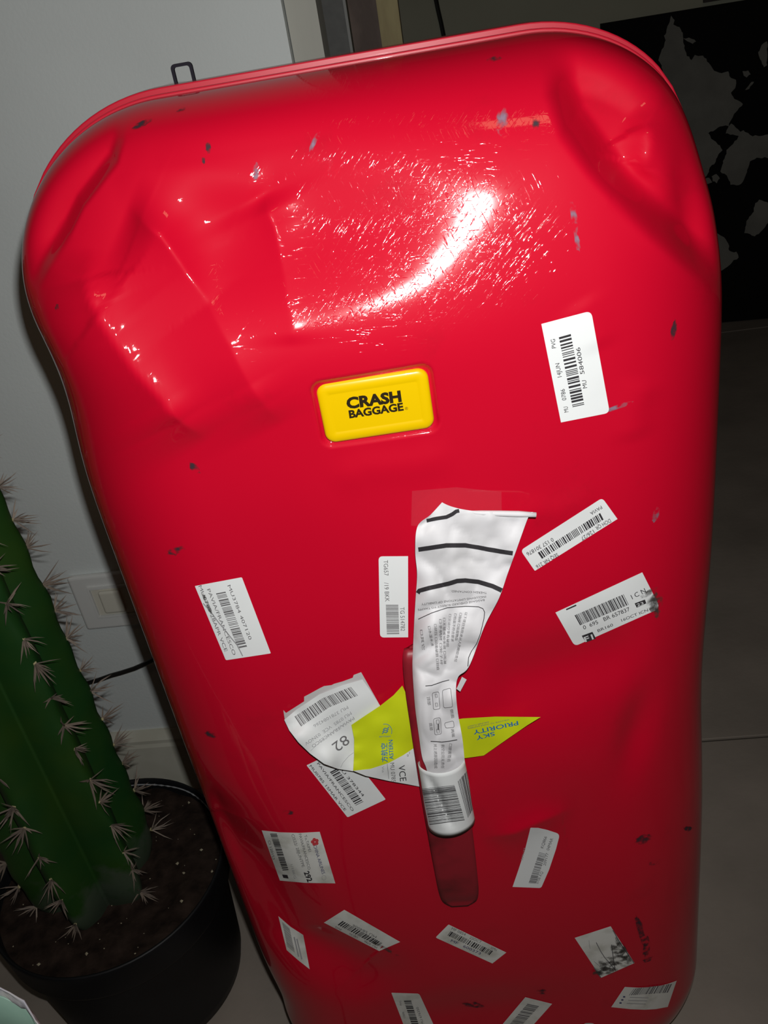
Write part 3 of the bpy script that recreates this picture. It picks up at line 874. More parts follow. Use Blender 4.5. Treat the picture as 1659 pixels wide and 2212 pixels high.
class Print:
    """collects ink shapes in photo pixels, grouped by material, then lays them on a surface"""
    def __init__(self):
        self.d = {}
    def add(self, kind, mat, v, f):
        V_, F_ = self.d.setdefault((kind, mat, 0 if kind in ('barcode',) else len(self.d) + 1), ([], []))
        k = len(V_); V_.extend([tuple(p) for p in v]); F_.extend([tuple(i + k for i in q) for q in f])
    def text(self, s, p0, p1, h, mat='ink', up=None, bold=0.0, cap=0.70):
        v, f = glyphs(s, bold)
        if len(v) == 0: return self
        p0 = np.array(p0, float); p1 = np.array(p1, float); d = p1 - p0
        x = (v[:, 0] - v[:, 0].min()) / max(1e-6, v[:, 0].max() - v[:, 0].min())
        if up is None:
            L = np.linalg.norm(d); up = np.array([d[1], -d[0]]) / L * h
        up = np.array(up, float)
        self.add('lettering', mat, p0 + x[:, None] * d + (v[:, 1] / cap)[:, None] * up, f)
        return self
    def bars(self, a, b, c, d, n=24, mat='ink', seed=1, seg=6):
        a, b, c, d = (np.array(p, float) for p in (a, b, c, d))
        rn = random.Random(seed); w = []
        for i in range(n):
            w.append((rn.choice((1, 1, 1, 2, 2.6)), rn.choice((1, 1, 1.6, 2.2))))
        tot = sum(p + q for p, q in w); s = 0
        for p, q in w:
            s0 = s / tot; s1 = (s + p) / tot; s += p + q
            V_ = []; m = seg
            for k in range(m + 1):
                t = k / m
                for ss in (s0, s1):
                    V_.append((a + (b - a) * ss) * (1 - t) + (d + (c - d) * ss) * t)
            self.add('barcode', mat, V_, [(2 * k, 2 * k + 1, 2 * k + 3, 2 * k + 2) for k in range(m)])
        return self
    def quad(self, *p, mat='ink', kind='printed_block'):
        p = [np.array(q, float) for q in p]; m = 5; V_ = []
        for i in range(m + 1):
            for j in range(m + 1):
                s, t = j / m, i / m
                V_.append((p[0] * (1 - s) + p[1] * s) * (1 - t) + (p[3] * (1 - s) + p[2] * s) * t)
        self.add(kind, mat, V_, [(i * (m + 1) + j, i * (m + 1) + j + 1, (i + 1) * (m + 1) + j + 1, (i + 1) * (m + 1) + j) for i in range(m) for j in range(m)])
        return self
    def line(self, pts, w, mat='ink', closed=False, kind='printed_line'):
        P = [np.array(p, float) for p in pts]
        if closed: P.append(P[0])
        Q = []
        for i in range(len(P) - 1):
            k = max(1, int(np.linalg.norm(P[i + 1] - P[i]) / 6))
            Q += [P[i] + (P[i + 1] - P[i]) * q / k for q in range(k)]
        Q.append(P[-1]); V_ = []
        for i, p in enumerate(Q):
            t = Q[min(i + 1, len(Q) - 1)] - Q[max(i - 1, 0)]; t = t / max(1e-9, np.linalg.norm(t))
            nn = np.array([t[1], -t[0]]) * w / 2
            V_ += [p + nn, p - nn]
        self.add(kind, mat, V_, [(2 * i, 2 * i + 1, 2 * i + 3, 2 * i + 2) for i in range(len(Q) - 1)])
        return self
    def lay_shell(self, parent, off=0.0008):
        for (kind, mat, _k), (V_, F_) in self.d.items():
            p, nn = shell_hit(V_)
            self._emit(kind, mat, p + nn * off, F_, parent)
    def lay_bvh(self, parent, bvh, off=0.0004):
        for (kind, mat, _k), (V_, F_) in self.d.items():
            r = rays(V_); out = np.full((len(V_), 3), np.nan)
            for i, d in enumerate(r):
                dd = Vector(d).normalized()
                h = bvh.ray_cast(Vector(EYE), dd)
                if h[0] is not None:
                    nn = h[1] if h[1].dot(dd) < 0 else -h[1]
                    out[i] = h[0] + nn * off * 0.3 - dd * off
            self._emit(kind, mat, out, F_, parent)
    def _emit(self, kind, mat, P, F_, parent):
        bad = np.isnan(P).any(1)
        F2 = [q for q in F_ if not any(bad[i] for i in q)]
        # drop faces torn over a fold
        F2 = [q for q in F2 if max(np.linalg.norm(P[q[i]] - P[q[i - 1]]) for i in range(len(q))) < 0.03]
        if not F2: return
        used = sorted({i for q in F2 for i in q}); mp_ = {i: k for k, i in enumerate(used)}
        o = mesh_obj(kind, P[used], [tuple(mp_[i] for i in q) for q in F2], M[mat], parent)
        if kind == 'barcode': o['kind'] = 'stuff'

def on_case_sticker(label, poly, radii, mat, pr=None, step=7, off=0.0004, name='baggage_sticker'):
    V_, F_ = patch(rounded(poly, radii), step)
    p, nn = shell_hit(V_)
    o = mesh_obj(name, p + nn * off, F_, M[mat], case, True)
    if label: o['label'] = label
    if pr: pr.lay_shell(o)
    return o

# ------------------------------------------------------------------ badge
def badge():
    P = crop(660, 770, 5.53)
    e = (BADGE[1] - BADGE[0]); e = e / np.linalg.norm(e); e2 = np.array([-e[1], e[0]])
    rings = [(0.0, -0.0005), (0.0, 0.0022), (0.0006, 0.0031), (0.0016, 0.0037), (0.0035, 0.0040), (0.0060, 0.0040), (0.0066, 0.0037), (0.0072, 0.0037)]
    V_ = []; n = None
    for ins_, lf in rings:
        ring = []
        hw, hh, r = bh - ins_, bv - ins_, max(0.0062 - ins_, 0.0012)
        for (sx, sy, a0) in ((1, 1, 0), (-1, 1, 90), (-1, -1, 180), (1, -1, 270)):
            for k in range(7):
                a = math.radians(a0 + k * 15)
                ring.append(BC + e * (sx * (hw - r) + r * math.cos(a)) + e2 * (sy * (hh - r) + r * math.sin(a)))
        ring = np.array(ring); n = len(ring)
        zc = float(np.median(Z(np.array([BC[0]]), np.array([BC[1]]))))
        V_.append(to_world(ring[:, 0], ring[:, 1], np.full(n, zc + lf)))
    k = len(rings); V_ = np.concatenate(V_)
    F_ = [(r * n + i, r * n + (i + 1) % n, (r + 1) * n + (i + 1) % n, (r + 1) * n + i) for r in range(k - 1) for i in range(n)]
    F_.append(tuple((k - 1) * n + i for i in range(n)))
    o = mesh_obj('logo_badge', V_, F_, M['yellow'], case, True)
    o['label'] = 'yellow rounded badge with dark lettering'
    bvh = BVHTree.FromPolygons([tuple(q) for q in V_], F_)
    pr = Print()
    pr.text('CRASH', P(497, 622), P(1150, 533), 22.5, 'ink_logo', bold=0.05)
    pr.text('BAGGAGE', P(525, 735), P(1174, 640), 16.0, 'ink_logo', bold=0.042)
    pr.text('\u00ae', P(1190, 640), P(1226, 634), 6, 'ink_logo')
    pr.lay_bvh(o, bvh, 0.00025)
badge()

# ------------------------------------------------------------------ stickers
A = crop(1150, 650, 7.9)
pr = Print()
for s, a, b, h in (('MU', (612, 1885), (597, 1790), 9.5), ('0786', (577, 1680), (545, 1490), 9.5), ('14JUN', (497, 1285), (455, 1050), 9.5), ('PVG', (400, 795), (380, 640), 9.5), ('584006', (885, 1235), (808, 780), 9.5), ('MU', (930, 1475), (910, 1340), 9.5)):
    pr.text(s, A(*a), A(*b), h, 'ink', bold=0.0)
pr.bars(A(880, 1760), A(645, 525), A(440, 582), A(680, 1805), 26, 'ink', 3)
on_case_sticker('bright white barcode sticker with a curled rounded corner, right of the yellow badge', [A(150, 390), A(1000, 165), A(1318, 1905), A(485, 2070)], (0, 14, 12, 0), 'paper', pr)

B = crop(1110, 1060, 4.879)
pr = Print()
for s, a, b, h in (('PAVIA', (912, 150), (795, 222), 7.5), ('DOH QR', (1005, 288), (850, 375), 8.5), ('126/27', (828, 403), (698, 487), 8.5), ('SEQ NR 216', (452, 648), (225, 782), 8.5), ('0 157 301876', (402, 487), (126, 648), 8.5)):
    pr.text(s, B(*a), B(*b), h)
pr.bars(B(905, 228), B(235, 655), B(280, 720), B(942, 298), 36, 'ink', 5)
on_case_sticker('narrow white sticker set on a slant, its print upside down, right of the crumpled tag', [B(70, 625), B(930, 72), B(1090, 295), B(220, 842)], (9, 9, 0, 2), 'paper', pr)

pr = Print()
pr.bars(B(695, 1410), B(1215, 1190), B(1160, 1080), B(637, 1305), 40, 'ink', 6)
for s, a, b, h in (('0  695   BR 657837', (735, 1455), (1222, 1255), 8.5), ('BR160', (885, 1482), (1045, 1416), 6), ('16OCT ICN', (1135, 1372), (1412, 1262), 6), ('I C N', (1245, 1137), (1390, 1062), 10)):
    pr.text(s, B(*a), B(*b), h)
pr.quad(B(712, 1520), B(825, 1478), B(862, 1550), B(755, 1590))
pr.quad(B(545, 1240), B(652, 1192), B(657, 1206), B(552, 1252))
pr.quad(B(1268, 1180), B(1375, 1140), B(1390, 1180), B(1290, 1225))
br = on_case_sticker('white sticker with black blocks and a smudged corner, near the right edge', [B(437, 1280), B(1350, 857), B(1540, 1235), B(640, 1635)], (0, 0, 14, 10), 'paper', pr)
pr = Print()
pr.text('F1', B(748, 1583), B(838, 1550), 11, 'ink_white', bold=0.02)
pr.text('23', B(1294, 1212), B(1362, 1187), 6, 'ink_white', bold=0.01)
pr.lay_shell(br, 0.0011)

D = crop(780, 1180, 10.057)
pr = Print()
pr.text('TG657', D(490, 290), D(502, 625), 9.5, 'ink_soft').text('/19 BKK', D(502, 775), D(525, 1190), 9.5, 'ink_soft').text('TG 514782', D(848, 1310), D(862, 1825), 9.3, 'ink_soft')
pr.bars(D(538, 1250), D(560, 1905), D(830, 1900), D(808, 1250), 30, 'ink_soft', 8)
on_case_sticker('upright white sticker just left of the crumpled tag', [D(380, 212), D(1020, 208), D(1022, 1970), D(412, 1975)], (9, 0, 0, 9), 'paper', pr)

E_ = crop(400, 1230, 7.541)
pr = Print()
pr.text('MU0785 28APR VCE', E_(222, 262), E_(652, 1332), 7, 'ink_soft').text('PAVIA/FRANCESCO', E_(360, 318), E_(785, 1390), 7, 'ink_soft').text('MU3784 407120', E_(690, 255), E_(1042, 1140), 7, 'ink_soft')
pr.bars(E_(505, 380), E_(870, 1285), E_(1015, 1255), E_(660, 350), 32, 'ink_soft', 9)
pr.line([E_(300, 540), E_(430, 690), E_(540, 840), E_(640, 960), E_(750, 1100), E_(850, 1220), E_(890, 1300), E_(940, 1400)], 2.4, 'ink_pale', kind='tear_line')  # crease drawn as a flat grey line
on_case_sticker('greyish sticker with a diagonal crease, alone near the left edge', [E_(160, 265), E_(925, 122), E_(1397, 1362), E_(665, 1474)], (2, 3, 2, 3), 'paper', pr)

G = crop(550, 1640, 5.53)
pr = Print()
pr.text('MU0785 15MAR VCE', G(655, 75), G(1075, 612), 5.5).text('PAVIA/FRANCESCO', G(745, 45), G(1165, 615), 5.5).text('MU 378344', G(985, 70), G(1290, 440), 5.5)
pr.bars(G(900, 145), G(1215, 550), G(1305, 505), G(985, 100), 26, 'ink', 10)
on_case_sticker('sticker half hidden under the white and lime green tag', [G(620, 68), G(1075, -150), G(1567, 475), G(1110, 690)], (2, 2, 3, 3), 'paper', pr)

pr = Print()
pr.text('CHINA AIRLINES', G(702, 1022), G(808, 1365), 7, 'ink_navy').text('To,TAIPEI', G(592, 900), G(648, 1098), 6, 'ink_soft').text('PAVIA/FRANCESCO', G(526, 885), G(642, 1312), 6, 'ink_soft')
pr.text('CI522/ 28JUNTPE', G(440, 890), G(572, 1282), 6, 'ink_soft').text('292', G(592, 1342), G(640, 1462), 11, 'ink', bold=0.03).text('CI 120153', G(165, 965), G(225, 1190), 5, 'ink_soft').text('1/18KG', G(432, 1250), G(478, 1418), 5, 'ink_pale')
pr.bars(G(190, 880), G(345, 1330), G(415, 1325), G(270, 880), 26, 'ink', 12)
pr.quad(G(335, 1368), G(398, 1374), G(412, 1416), G(350, 1408))
fc = np.array(G(722, 978))
for k in range(5):
    a0 = 2 * math.pi * k / 5 - 0.6; pc = fc + 4.9 * np.array([math.cos(a0), math.sin(a0)])
    pr.add('flower_petal', 'ink_red', [tuple(pc)] + [(pc[0] + 3.9 * math.cos(a), pc[1] + 3.9 * math.sin(a)) for a in np.linspace(0, 2 * math.pi, 14, endpoint=False)], [(0, 1 + q, 1 + (q + 1) % 14) for q in range(14)])
pr.line([(G(830, 1405)[0] + 4.5 * math.cos(a), G(830, 1405)[1] + 5 * math.sin(a)) for a in np.linspace(0, 2 * math.pi, 16)], 0.7, 'ink_pale')
on_case_sticker('yellowed sticker with a small red flower emblem, low on the left', [G(88, 845), G(300, 868), G(540, 875), G(778, 862), G(965, 1478), G(600, 1472), G(305, 1445)], None, 'paper_old', pr)

K = crop(580, 1930, 5.184)
pr = Print()
pr.text('MU 584006', K(1215, 468), K(950, 335), 5, 'ink_soft').text('MU  0786', K(1222, 588), K(1080, 515), 4, 'ink_soft').text('14JUN', K(1003, 475), K(915, 430), 4, 'ink_soft').text('PVG', K(822, 385), K(755, 355), 4, 'ink_soft')
pr.bars(K(1275, 545), K(822, 292), K(765, 335), K(1225, 578), 26, 'ink', 3)
on_case_sticker('brown-edged sticker lying on a slant below the flower emblem sticker', [K(622, 322), K(850, 178), K(1475, 538), K(1240, 640)], None, 'paper_old', pr)

pr = Print()
pr.bars(K(155, 310), K(215, 590), K(300, 660), K(240, 385), 30, 'ink_soft', 14)
pr.line([K(290, 480), K(340, 700)], 3, 'ink_pale').line([K(320, 500), K(375, 730)], 3, 'ink_pale')
on_case_sticker('faded sticker wrapped on the pinched lower left edge', [K(112, 250), K(250, 370), K(390, 460), K(462, 845), K(330, 740), K(205, 630)], None, 'paper_old', pr, 6)

L = crop(920, 1970, 8.295)
pr = Print()
up = (2.6, -5.0)
pr.text('MF 0854', L(450, 300), L(700, 412), 5, 'ink_soft', up).text('22OCT', L(775, 458), L(980, 548), 5, 'ink_soft', up).text('XMN', L(1150, 640), L(1255, 690), 5, 'ink_soft', up).text('MF   600373', L(440, 515), L(970, 752), 5, 'ink_navy', up)
pr.bars(L(385, 405), L(1150, 765), L(1215, 690), L(445, 330), 28, 'ink', 15)
on_case_sticker('clean slanted sticker at the bottom, below the handle strap', [L(170, 450), L(405, 215), L(1440, 718), L(1190, 915)], (4, 2, 0, 0), 'paper_old', pr)

Mc = crop(1220, 1940, 6.38)
o = on_case_sticker('blank sticker stained with dark cracks, at the lower right', [Mc(135, 542), Mc(630, 382), Mc(960, 890), Mc(500, 1092)], None, 'paper_old')
pr = Print()
pr.line([Mc(430, 600), Mc(490, 720), Mc(545, 805), Mc(620, 890), Mc(700, 990)], 1.6, 'ink_soft', kind='crack_line').line([Mc(640, 630), Mc(655, 740), Mc(668, 830), Mc(690, 980)], 1.8, 'ink_soft', kind='crack_line').line([Mc(330, 570), Mc(345, 690)], 0.9, 'ink_pale', kind='crack_line').line([Mc(660, 430), Mc(760, 610), Mc(850, 740), Mc(950, 885)], 2.0, 'ink_soft', kind='crack_line')
pr.line([Mc(400, 860), Mc(480, 930), Mc(560, 900), Mc(640, 930)], 1.0, 'ink_pale', kind='crack_line').line([Mc(690, 770), Mc(800, 800), Mc(880, 860)], 1.0, 'ink_soft', kind='crack_line').line([Mc(400, 945), Mc(450, 1020), Mc(495, 1085)], 2.0, 'ink_soft', kind='crack_line')
pr.lay_shell(o)
pr = Print()
pr.bars(Mc(880, 1330), Mc(1420, 1292), Mc(1478, 1172), Mc(950, 1235), 22, 'ink_soft', 16)
for k in range(3):
    y = 1350 + k * 42
    pr.line([Mc(800 - k * 25, y), Mc(830 - k * 25, y)], 3, 'ink_navy'); pr.line([Mc(890 - k * 20, y + 5), Mc(1150 - k * 20, y + 15)], 1.4, 'ink_pale')
on_case_sticker('sticker curving round the bottom right of the case', [Mc(825, 1218), Mc(1000, 1228), Mc(1150, 1224), Mc(1300, 1205), Mc(1420, 1175), Mc(1538, 1133), Mc(1415, 1495), Mc(1250, 1525), Mc(1100, 1533), Mc(900, 1525), Mc(638, 1497)], None, 'paper_old', pr)
on_case_sticker('tip of a rounded sticker cut off by the lower border', [Mc(235, 1715), Mc(425, 1715), Mc(470, 1900), Mc(270, 1900)], (12, 12, 0, 0), 'paper_old')

Nn = crop(820, 2100, 4.1475)
pr = Print()
pr.text('MU 676350', Nn(398, 458), Nn(345, 303), 5, 'ink_soft').text('17APR', Nn(232, 402), Nn(218, 345), 4, 'ink_soft').text('PVG', Nn(200, 287), Nn(192, 248), 4, 'ink_soft')
pr.bars(Nn(375, 540), Nn(280, 240), Nn(215, 242), Nn(312, 540), 22, 'ink', 17)
on_case_sticker('sticker with a rounded corner cut off by the bottom of the picture, under the slanted ones', [Nn(105, 180), Nn(355, 188), Nn(545, 600), Nn(265, 600)], (2, 5, 0, 0), 'paper_old', pr)
pr = Print()
pr.bars(Nn(1190, 560), Nn(1435, 290), Nn(1330, 268), Nn(1090, 545), 26, 'ink_soft', 18)
on_case_sticker('ragged-edged sticker leaning right at the bottom of the picture', [Nn(1305, 220), Nn(1545, 280), Nn(1290, 566), Nn(1015, 566)], None, 'paper_old', pr)

O_ = crop(1080, 1780, 10.37)
pr = Print()
pr.text('KQ866', O_(965, 530), O_(1050, 268), 6.5, 'ink_soft').text('04MAR', O_(1095, 578), O_(1188, 310), 6.5, 'ink_soft').text('209177', O_(1018, 918), O_(1088, 640), 6, 'ink_soft').text('0706 KQ', O_(850, 1325), O_(965, 1060), 6, 'ink_soft').text('209177', O_(506, 800), O_(576, 520), 4, 'ink_pale')
pr.bars(O_(800, 1315), O_(1030, 640), O_(880, 590), O_(640, 1300), 26, 'ink_soft', 19)
on_case_sticker('rumpled sticker with one bowed edge, just below the sharp fold', [O_(680, 72), O_(850, 75), O_(1050, 120), O_(1340, 215), O_(1250, 560), O_(1100, 1010), O_(920, 1425), O_(280, 1400), O_(420, 990), O_(560, 560)], (2, 0, 0, 9, 0, 0, 5, 0, 0, 0), 'paper', pr)

o = on_case_sticker('piece of clear film stuck above the crumpled tag', [(890, 1060), (985, 1052), (1083, 1062), (1084, 1130), (1000, 1140), (888, 1135)], None, 'tape', None, 12, 0.0003, 'clear_tape')

# scuffs, and one patch of dirt and painted shadow
def scuff_or_shade(px, rx, ry, ang, mat='scuff', off=0.00025):
    n = 18; ca, sa = math.cos(math.radians(ang)), math.sin(math.radians(ang)); V_ = [px]; fade = [1.0]
    for ring in (0.45, 0.8, 1.0):
        for k in range(n):
            a = 2 * math.pi * k / n; j = ring * RNG.uniform(0.75, 1.2)
            x, y = rx * j * math.cos(a), ry * j * math.sin(a)
            V_.append((px[0] + x * ca - y * sa, px[1] + x * sa + y * ca)); fade.append({0.45: 1.0, 0.8: 0.7, 1.0: 0.0}[ring])
    F_ = [(0, 1 + k, 1 + (k + 1) % n) for k in range(n)]
    for r in range(2):
        F_ += [(1 + r * n + k, 1 + (r + 1) * n + k, 1 + (r + 1) * n + (k + 1) % n, 1 + r * n + (k + 1) % n) for k in range(n)]
    p, nn = shell_hit(V_)
    if np.isnan(p).any(): return
    o = mesh_obj('scuff_mark', p + nn * off, F_, M[mat], case)
    at = o.data.attributes.new('fade', 'FLOAT', 'POINT'); at.data.foreach_set('value', fade)
for s in (((308, 268), 26, 7, -25), ((392, 238), 12, 4, -20), ((1068, 128), 16, 6, -10), ((1158, 265), 9, 18, 0), ((1455, 712), 7, 22, 10), ((125, 665), 6, 10, 0), ((380, 1190), 20, 9, -20), ((1390, 1812), 20, 10, -20), ((1415, 1862), 14, 7, -15), ((1384, 2010), 8, 38, -15), ((1396, 2045), 8, 26, 5), ((1400, 2072), 14, 5, -20), ((1022, 2170), 24, 7, 5), ((455, 1586), 14, 7, 20), ((622, 1755), 12, 6, 0), ((450, 320), 6, 14, 0), ((440, 345), 4, 10, 0), ((1170, 2142), 12, 6, 0), ((420, 1010), 16, 8, 40), ((975, 1822), 46, 12, -5), ((1485, 1790), 10, 6, 0)):  # the widest, below the paper band, is dirt with its shadow painted in
    scuff_or_shade(s[0], s[1], s[2], s[3])
for s in (((1085, 265), 14, 30, 10), ((1240, 470), 8, 36, -8), ((1246, 520), 6, 26, -12), ((680, 305), 6, 28, 25), ((553, 370), 7, 22, 5), ((1416, 1112), 7, 18, 20), ((1330, 880), 5, 44, 70)):
    scuff_or_shade(s[0], s[1], s[2], s[3], 'scuff_grey')

for s in (((1412, 1300), 16, 26, 20), ((1400, 1278), 22, 7, -30), ((1418, 1322), 8, 12, 0), ((1312, 2082), 30, 20, -20), ((1338, 2062), 14, 34, -30), ((1300, 2095), 26, 10, -20), ((1345, 2050), 8, 40, -30), ((448, 1300), 4, 30, -25), ((830, 2045), 40, 4, 28)):
    scuff_or_shade(s[0], s[1], s[2], s[3], 'dirt', 0.0012)

# ------------------------------------------------------------------ handle strap
def rows_surface(rows, ncol, nrow, lift_fn):
    """rows: list of (left px, right px[, mid px]); smooth sheet laid above the case"""
    Lf = np.array([r[0] for r in rows], float); Rg = np.array([r[1] for r in rows], float)
    Md = np.array([r[2] if len(r) > 2 else ((r[0][0] + r[1][0]) / 2, (r[0][1] + r[1][1]) / 2) for r in rows], float)
    k = np.linspace(0, len(rows) - 1, nrow); base = np.arange(len(rows))
    def cat(X):
        out = np.empty((nrow, 2))
        for j in range(2):
            y = X[:, j]; d = np.gradient(y)
            i = np.clip(k.astype(int), 0, len(rows) - 2); t = k - i
            h00 = 2 * t**3 - 3 * t**2 + 1; h10 = t**3 - 2 * t**2 + t; h01 = -2 * t**3 + 3 * t**2; h11 = t**3 - t**2
            out[:, j] = h00 * y[i] + h10 * d[i] + h01 * y[i + 1] + h11 * d[i + 1]
        return out
    a, m, b = cat(Lf), cat(Md), cat(Rg)
    s = np.linspace(0, 1, ncol)[None, :, None]
    ctrl = 2 * m - (a + b) / 2
    px = (1 - s) ** 2 * a[:, None] + 2 * s * (1 - s) * ctrl[:, None] + s * s * b[:, None]
    S, T = np.meshgrid(np.linspace(0, 1, ncol), np.linspace(0, 1, nrow))
    lift = lift_fn(S.ravel(), T.ravel(), px.reshape(-1, 2))
    P, nn = shell_hit(px.reshape(-1, 2), lift)
    idx = np.arange(ncol * nrow).reshape(nrow, ncol)
    F_ = [(int(idx[i, j]), int(idx[i, j + 1]), int(idx[i + 1, j + 1]), int(idx[i + 1, j])) for i in range(nrow - 1) for j in range(ncol - 1)]
    return P, F_, px.reshape(-1, 2)

def solid(o, t, off=-1):
    md = o.modifiers.new('thickness', 'SOLIDIFY'); md.thickness = t; md.offset = off
    return o

strap_rows = [((896, 1388), (935, 1385)), ((876, 1402), (956, 1396)), ((870, 1425), (965, 1420)), ((876, 1490), (975, 1485)), ((886, 1560), (985, 1556)), ((898, 1640), (996, 1636)), ((911, 1720), (1009, 1716)), ((925, 1800), (1021, 1796)), ((938, 1870), (1029, 1868)), ((948, 1920), (1033, 1916)), ((958, 1942), (1028, 1938)), ((975, 1952), (1010, 1950))]
def strap_lift(S, T, px):
    return 0.0035 + 0.011 * np.sin(np.pi * np.clip((T - 0.10) / 0.8, 0, 1)) ** 0.7
P, F_, _ = rows_surface(strap_rows, 9, 46, strap_lift)
o = mesh_obj('handle_strap', P, [q[::-1] for q in F_], M['strap'], case, True)
o['label'] = 'dull red carry strap fixed at both ends'
solid(o, 0.0030, 1)

# ------------------------------------------------------------------ crumpled tag looped through the strap
bt = empty('baggage_tag', tuple(shell_hit([(960, 1790)], 0.02)[0][0]))
tag(bt, 'crumpled white airline tag looped around the red handle strap', 'luggage tag')

def fold(x, y, s):
    return abs(noise.noise(Vector((x / s, y / s, 3.7))))
T1 = [((930, 1700), (992, 1690)), ((921, 1660), (1003, 1655)), ((912, 1636), (1002, 1625)), ((905, 1590), (998, 1590)), ((897, 1530), (989, 1540)), ((893, 1480), (985, 1492)), ((891, 1440), (990, 1462)), ((892, 1405), (1014, 1438)), ((895, 1340), (1047, 1352)), ((898, 1290), (1078, 1292)), ((901, 1240), (1097, 1238)), ((897, 1190), (1114, 1192)), ((902, 1137), (1138, 1125), (1020, 1118)), ((930, 1112), (1146, 1110), (1022, 1106)), ((955, 1085), (1152, 1106), (1026, 1104))]
def t1_lift(S, T, px):
    base = np.interp(T, [0, 0.12, 0.3, 0.5, 0.75, 1.0], [0.022, 0.025, 0.022, 0.016, 0.011, 0.010])
    curl = 0.006 * np.exp(-S / 0.10) * sstep(T, 0.05, 0.3) * (1 - sstep(T, 0.55, 0.8)) * -1
    cr = np.array([0.011 * fold(p[0], p[1], 75) + 0.0022 * fold(p[0] + 90, p[1], 34) for p in px])
    return base + curl + cr * np.interp(T, [0, 0.2, 1], [0.5, 0.8, 1.0])
P, F_, _ = rows_surface(T1, 34, 110, t1_lift)
sheet = mesh_obj('paper_strip', P, F_, M['paper_tag'], bt, True)
bvh = BVHTree.FromPolygons([tuple(q) for q in P], F_)
Q1 = crop(860, 1050, 5.184); Q2 = crop(840, 1420, 4.879)
pr = Print()
pr.line([Q1(*p) for p in ((318, 385), (430, 362), (540, 345), (610, 312), (650, 282), (720, 266))], 8, 'ink')
pr.line([Q1(*p) for p in ((195, 712), (350, 690), (540, 662), (750, 662), (900, 685), (1000, 705), (1180, 735), (1320, 755))], 9.5, 'ink')
pr.line([Q1(*p) for p in ((205, 1225), (240, 1170), (350, 1140), (560, 1092), (660, 1060), (750, 1055), (900, 1070), (1060, 1120), (1160, 1168))], 9.5, 'ink')
pr.line([Q1(*p) for p in ((230, 1490), (380, 1420), (550, 1360), (750, 1345), (900, 1350), (950, 1370), (968, 1410), (960, 1480), (920, 1650), (880, 1760), (820, 1850), (790, 1920), (778, 2050))], 1.5, 'ink')
for s, a, b, h in (('THEREIN CONTAINED.', (995, 1182), (592, 1162), 4.2), ('INCLUDING LIMITATIONS OF LIABILITY', (985, 1225), (262, 1310), 4.2), ('BAGGAGE CHECKED SUBJECT TO TARIFFS', (968, 1262), (222, 1372), 4.2)):
    pr.text(s, Q1(*a), Q1(*b), h, 'ink_soft')
for s, a, b in (('\u4ee5\u4e0b\u9879\u76ee\u514d\u9664\u627f\u8fd0\u4eba\u7684\u8d54\u507f\u8d23\u4efb', (752, 1410), (630, 1965)), ('\u25a1\u6613\u788e \u25a1\u6613\u8150\u7269\u54c1', (690, 1418), (640, 1722)), ('\u25a1\u5305\u88c5\u4e0d\u7b26\u5408\u8981\u6c42', (632, 1425), (592, 1738)), ('\u25a1\u4ea4\u8fd0\u884c\u674e\u6709\u7834\u635f', (568, 1430), (540, 1798)), ('\u25a1\u65e0\u9501\u6216\u9501\u5931\u6548 \u25a1\u96e8\u6dcb', (500, 1475), (510, 1990)), ('\u25a1\u624b\u67c4\u574f \u25a1\u8f6e\u5b50\u574f', (458, 1490), (470, 2000)), ('\u25a1\u6324\u538b \u25a1\u8fb9\u89d2\u7834\u635f \u25a1\u5212\u75d5', (402, 1545), (432, 2060)), ('\u25a1\u6c34\u6e7f\u6c34\u6e0d', (335, 1570), (372, 1790)), ('\u25a1\u5176\u5b83', (250, 1610), (272, 1830))):
    pr.text(s, Q1(*a), Q1(*b), 5.6, 'ink_soft', cap=0.85)
for s, a, b in (('\u9876\u90e8', (400, 415), (412, 502)), ('\u5e95\u90e8', (424, 690), (434, 768)), ('\u4fa7\u9762', (645, 545), (662, 638)), ('\u4e24\u7aef', (655, 755), (668, 838)), ('\u5bf9\u4e0a\u8ff0\u539f\u56e0\u9020\u6210', (475, 910), (482, 1168)), ('\u822a\u7a7a\u516c\u53f8\u65e0\u8d23\u4efb', (558, 915), (552, 1168)), ('\u25a1\u65c5\u5ba2\u7b7e\u540d', (638, 905), (618, 1095))):
    pr.text(s, Q2(*a), Q2(*b), 6.5, 'ink_soft', cap=0.85)
for rc in (((455, 372), (525, 358), (542, 540), (468, 550)), ((470, 645), (540, 632), (556, 805), (482, 815)), ((565, 345), (650, 322), (672, 520), (580, 530)), ((585, 690), (680, 665), (690, 735), (600, 745))):
    pr.line(rounded([Q2(*p) for p in rc], (4, 4, 4, 4)), 1.0, 'ink_soft', True)
for rc in (((485, 385), (505, 385), (512, 420), (492, 422)), ((488, 480), (508, 478), (514, 515), (494, 518)), ((498, 660), (525, 655), (530, 695), (502, 700)), ((502, 755), (530, 752), (534, 792), (508, 795))):
    pr.line([Q2(*p) for p in rc], 1.0, 'ink_soft', True)
pr.line([Q2(*p) for p in ((385, 300), (450, 295), (520, 270), (560, 255), (635, 236))], 1.6, 'ink').line([Q2(*p) for p in ((440, 882), (500, 885), (560, 890), (640, 880), (720, 865))], 1.6, 'ink').line([Q2(*p) for p in ((520, 700), (522, 760))], 3, 'ink_soft')
pr.lay_bvh(sheet, bvh, 0.0009)
# rolled top edge
P, nn = shell_hit([(1010, 1106), (1040, 1108), (1080, 1109), (1120, 1110), (1158, 1112)], 0.013)
v, f = tube_geo(P, 0.0016, 10, [0.5, 1.0, 1.15, 1.2, 1.0])
mesh_obj('rolled_edge', v, f, M['paper_tag'], bt, True)
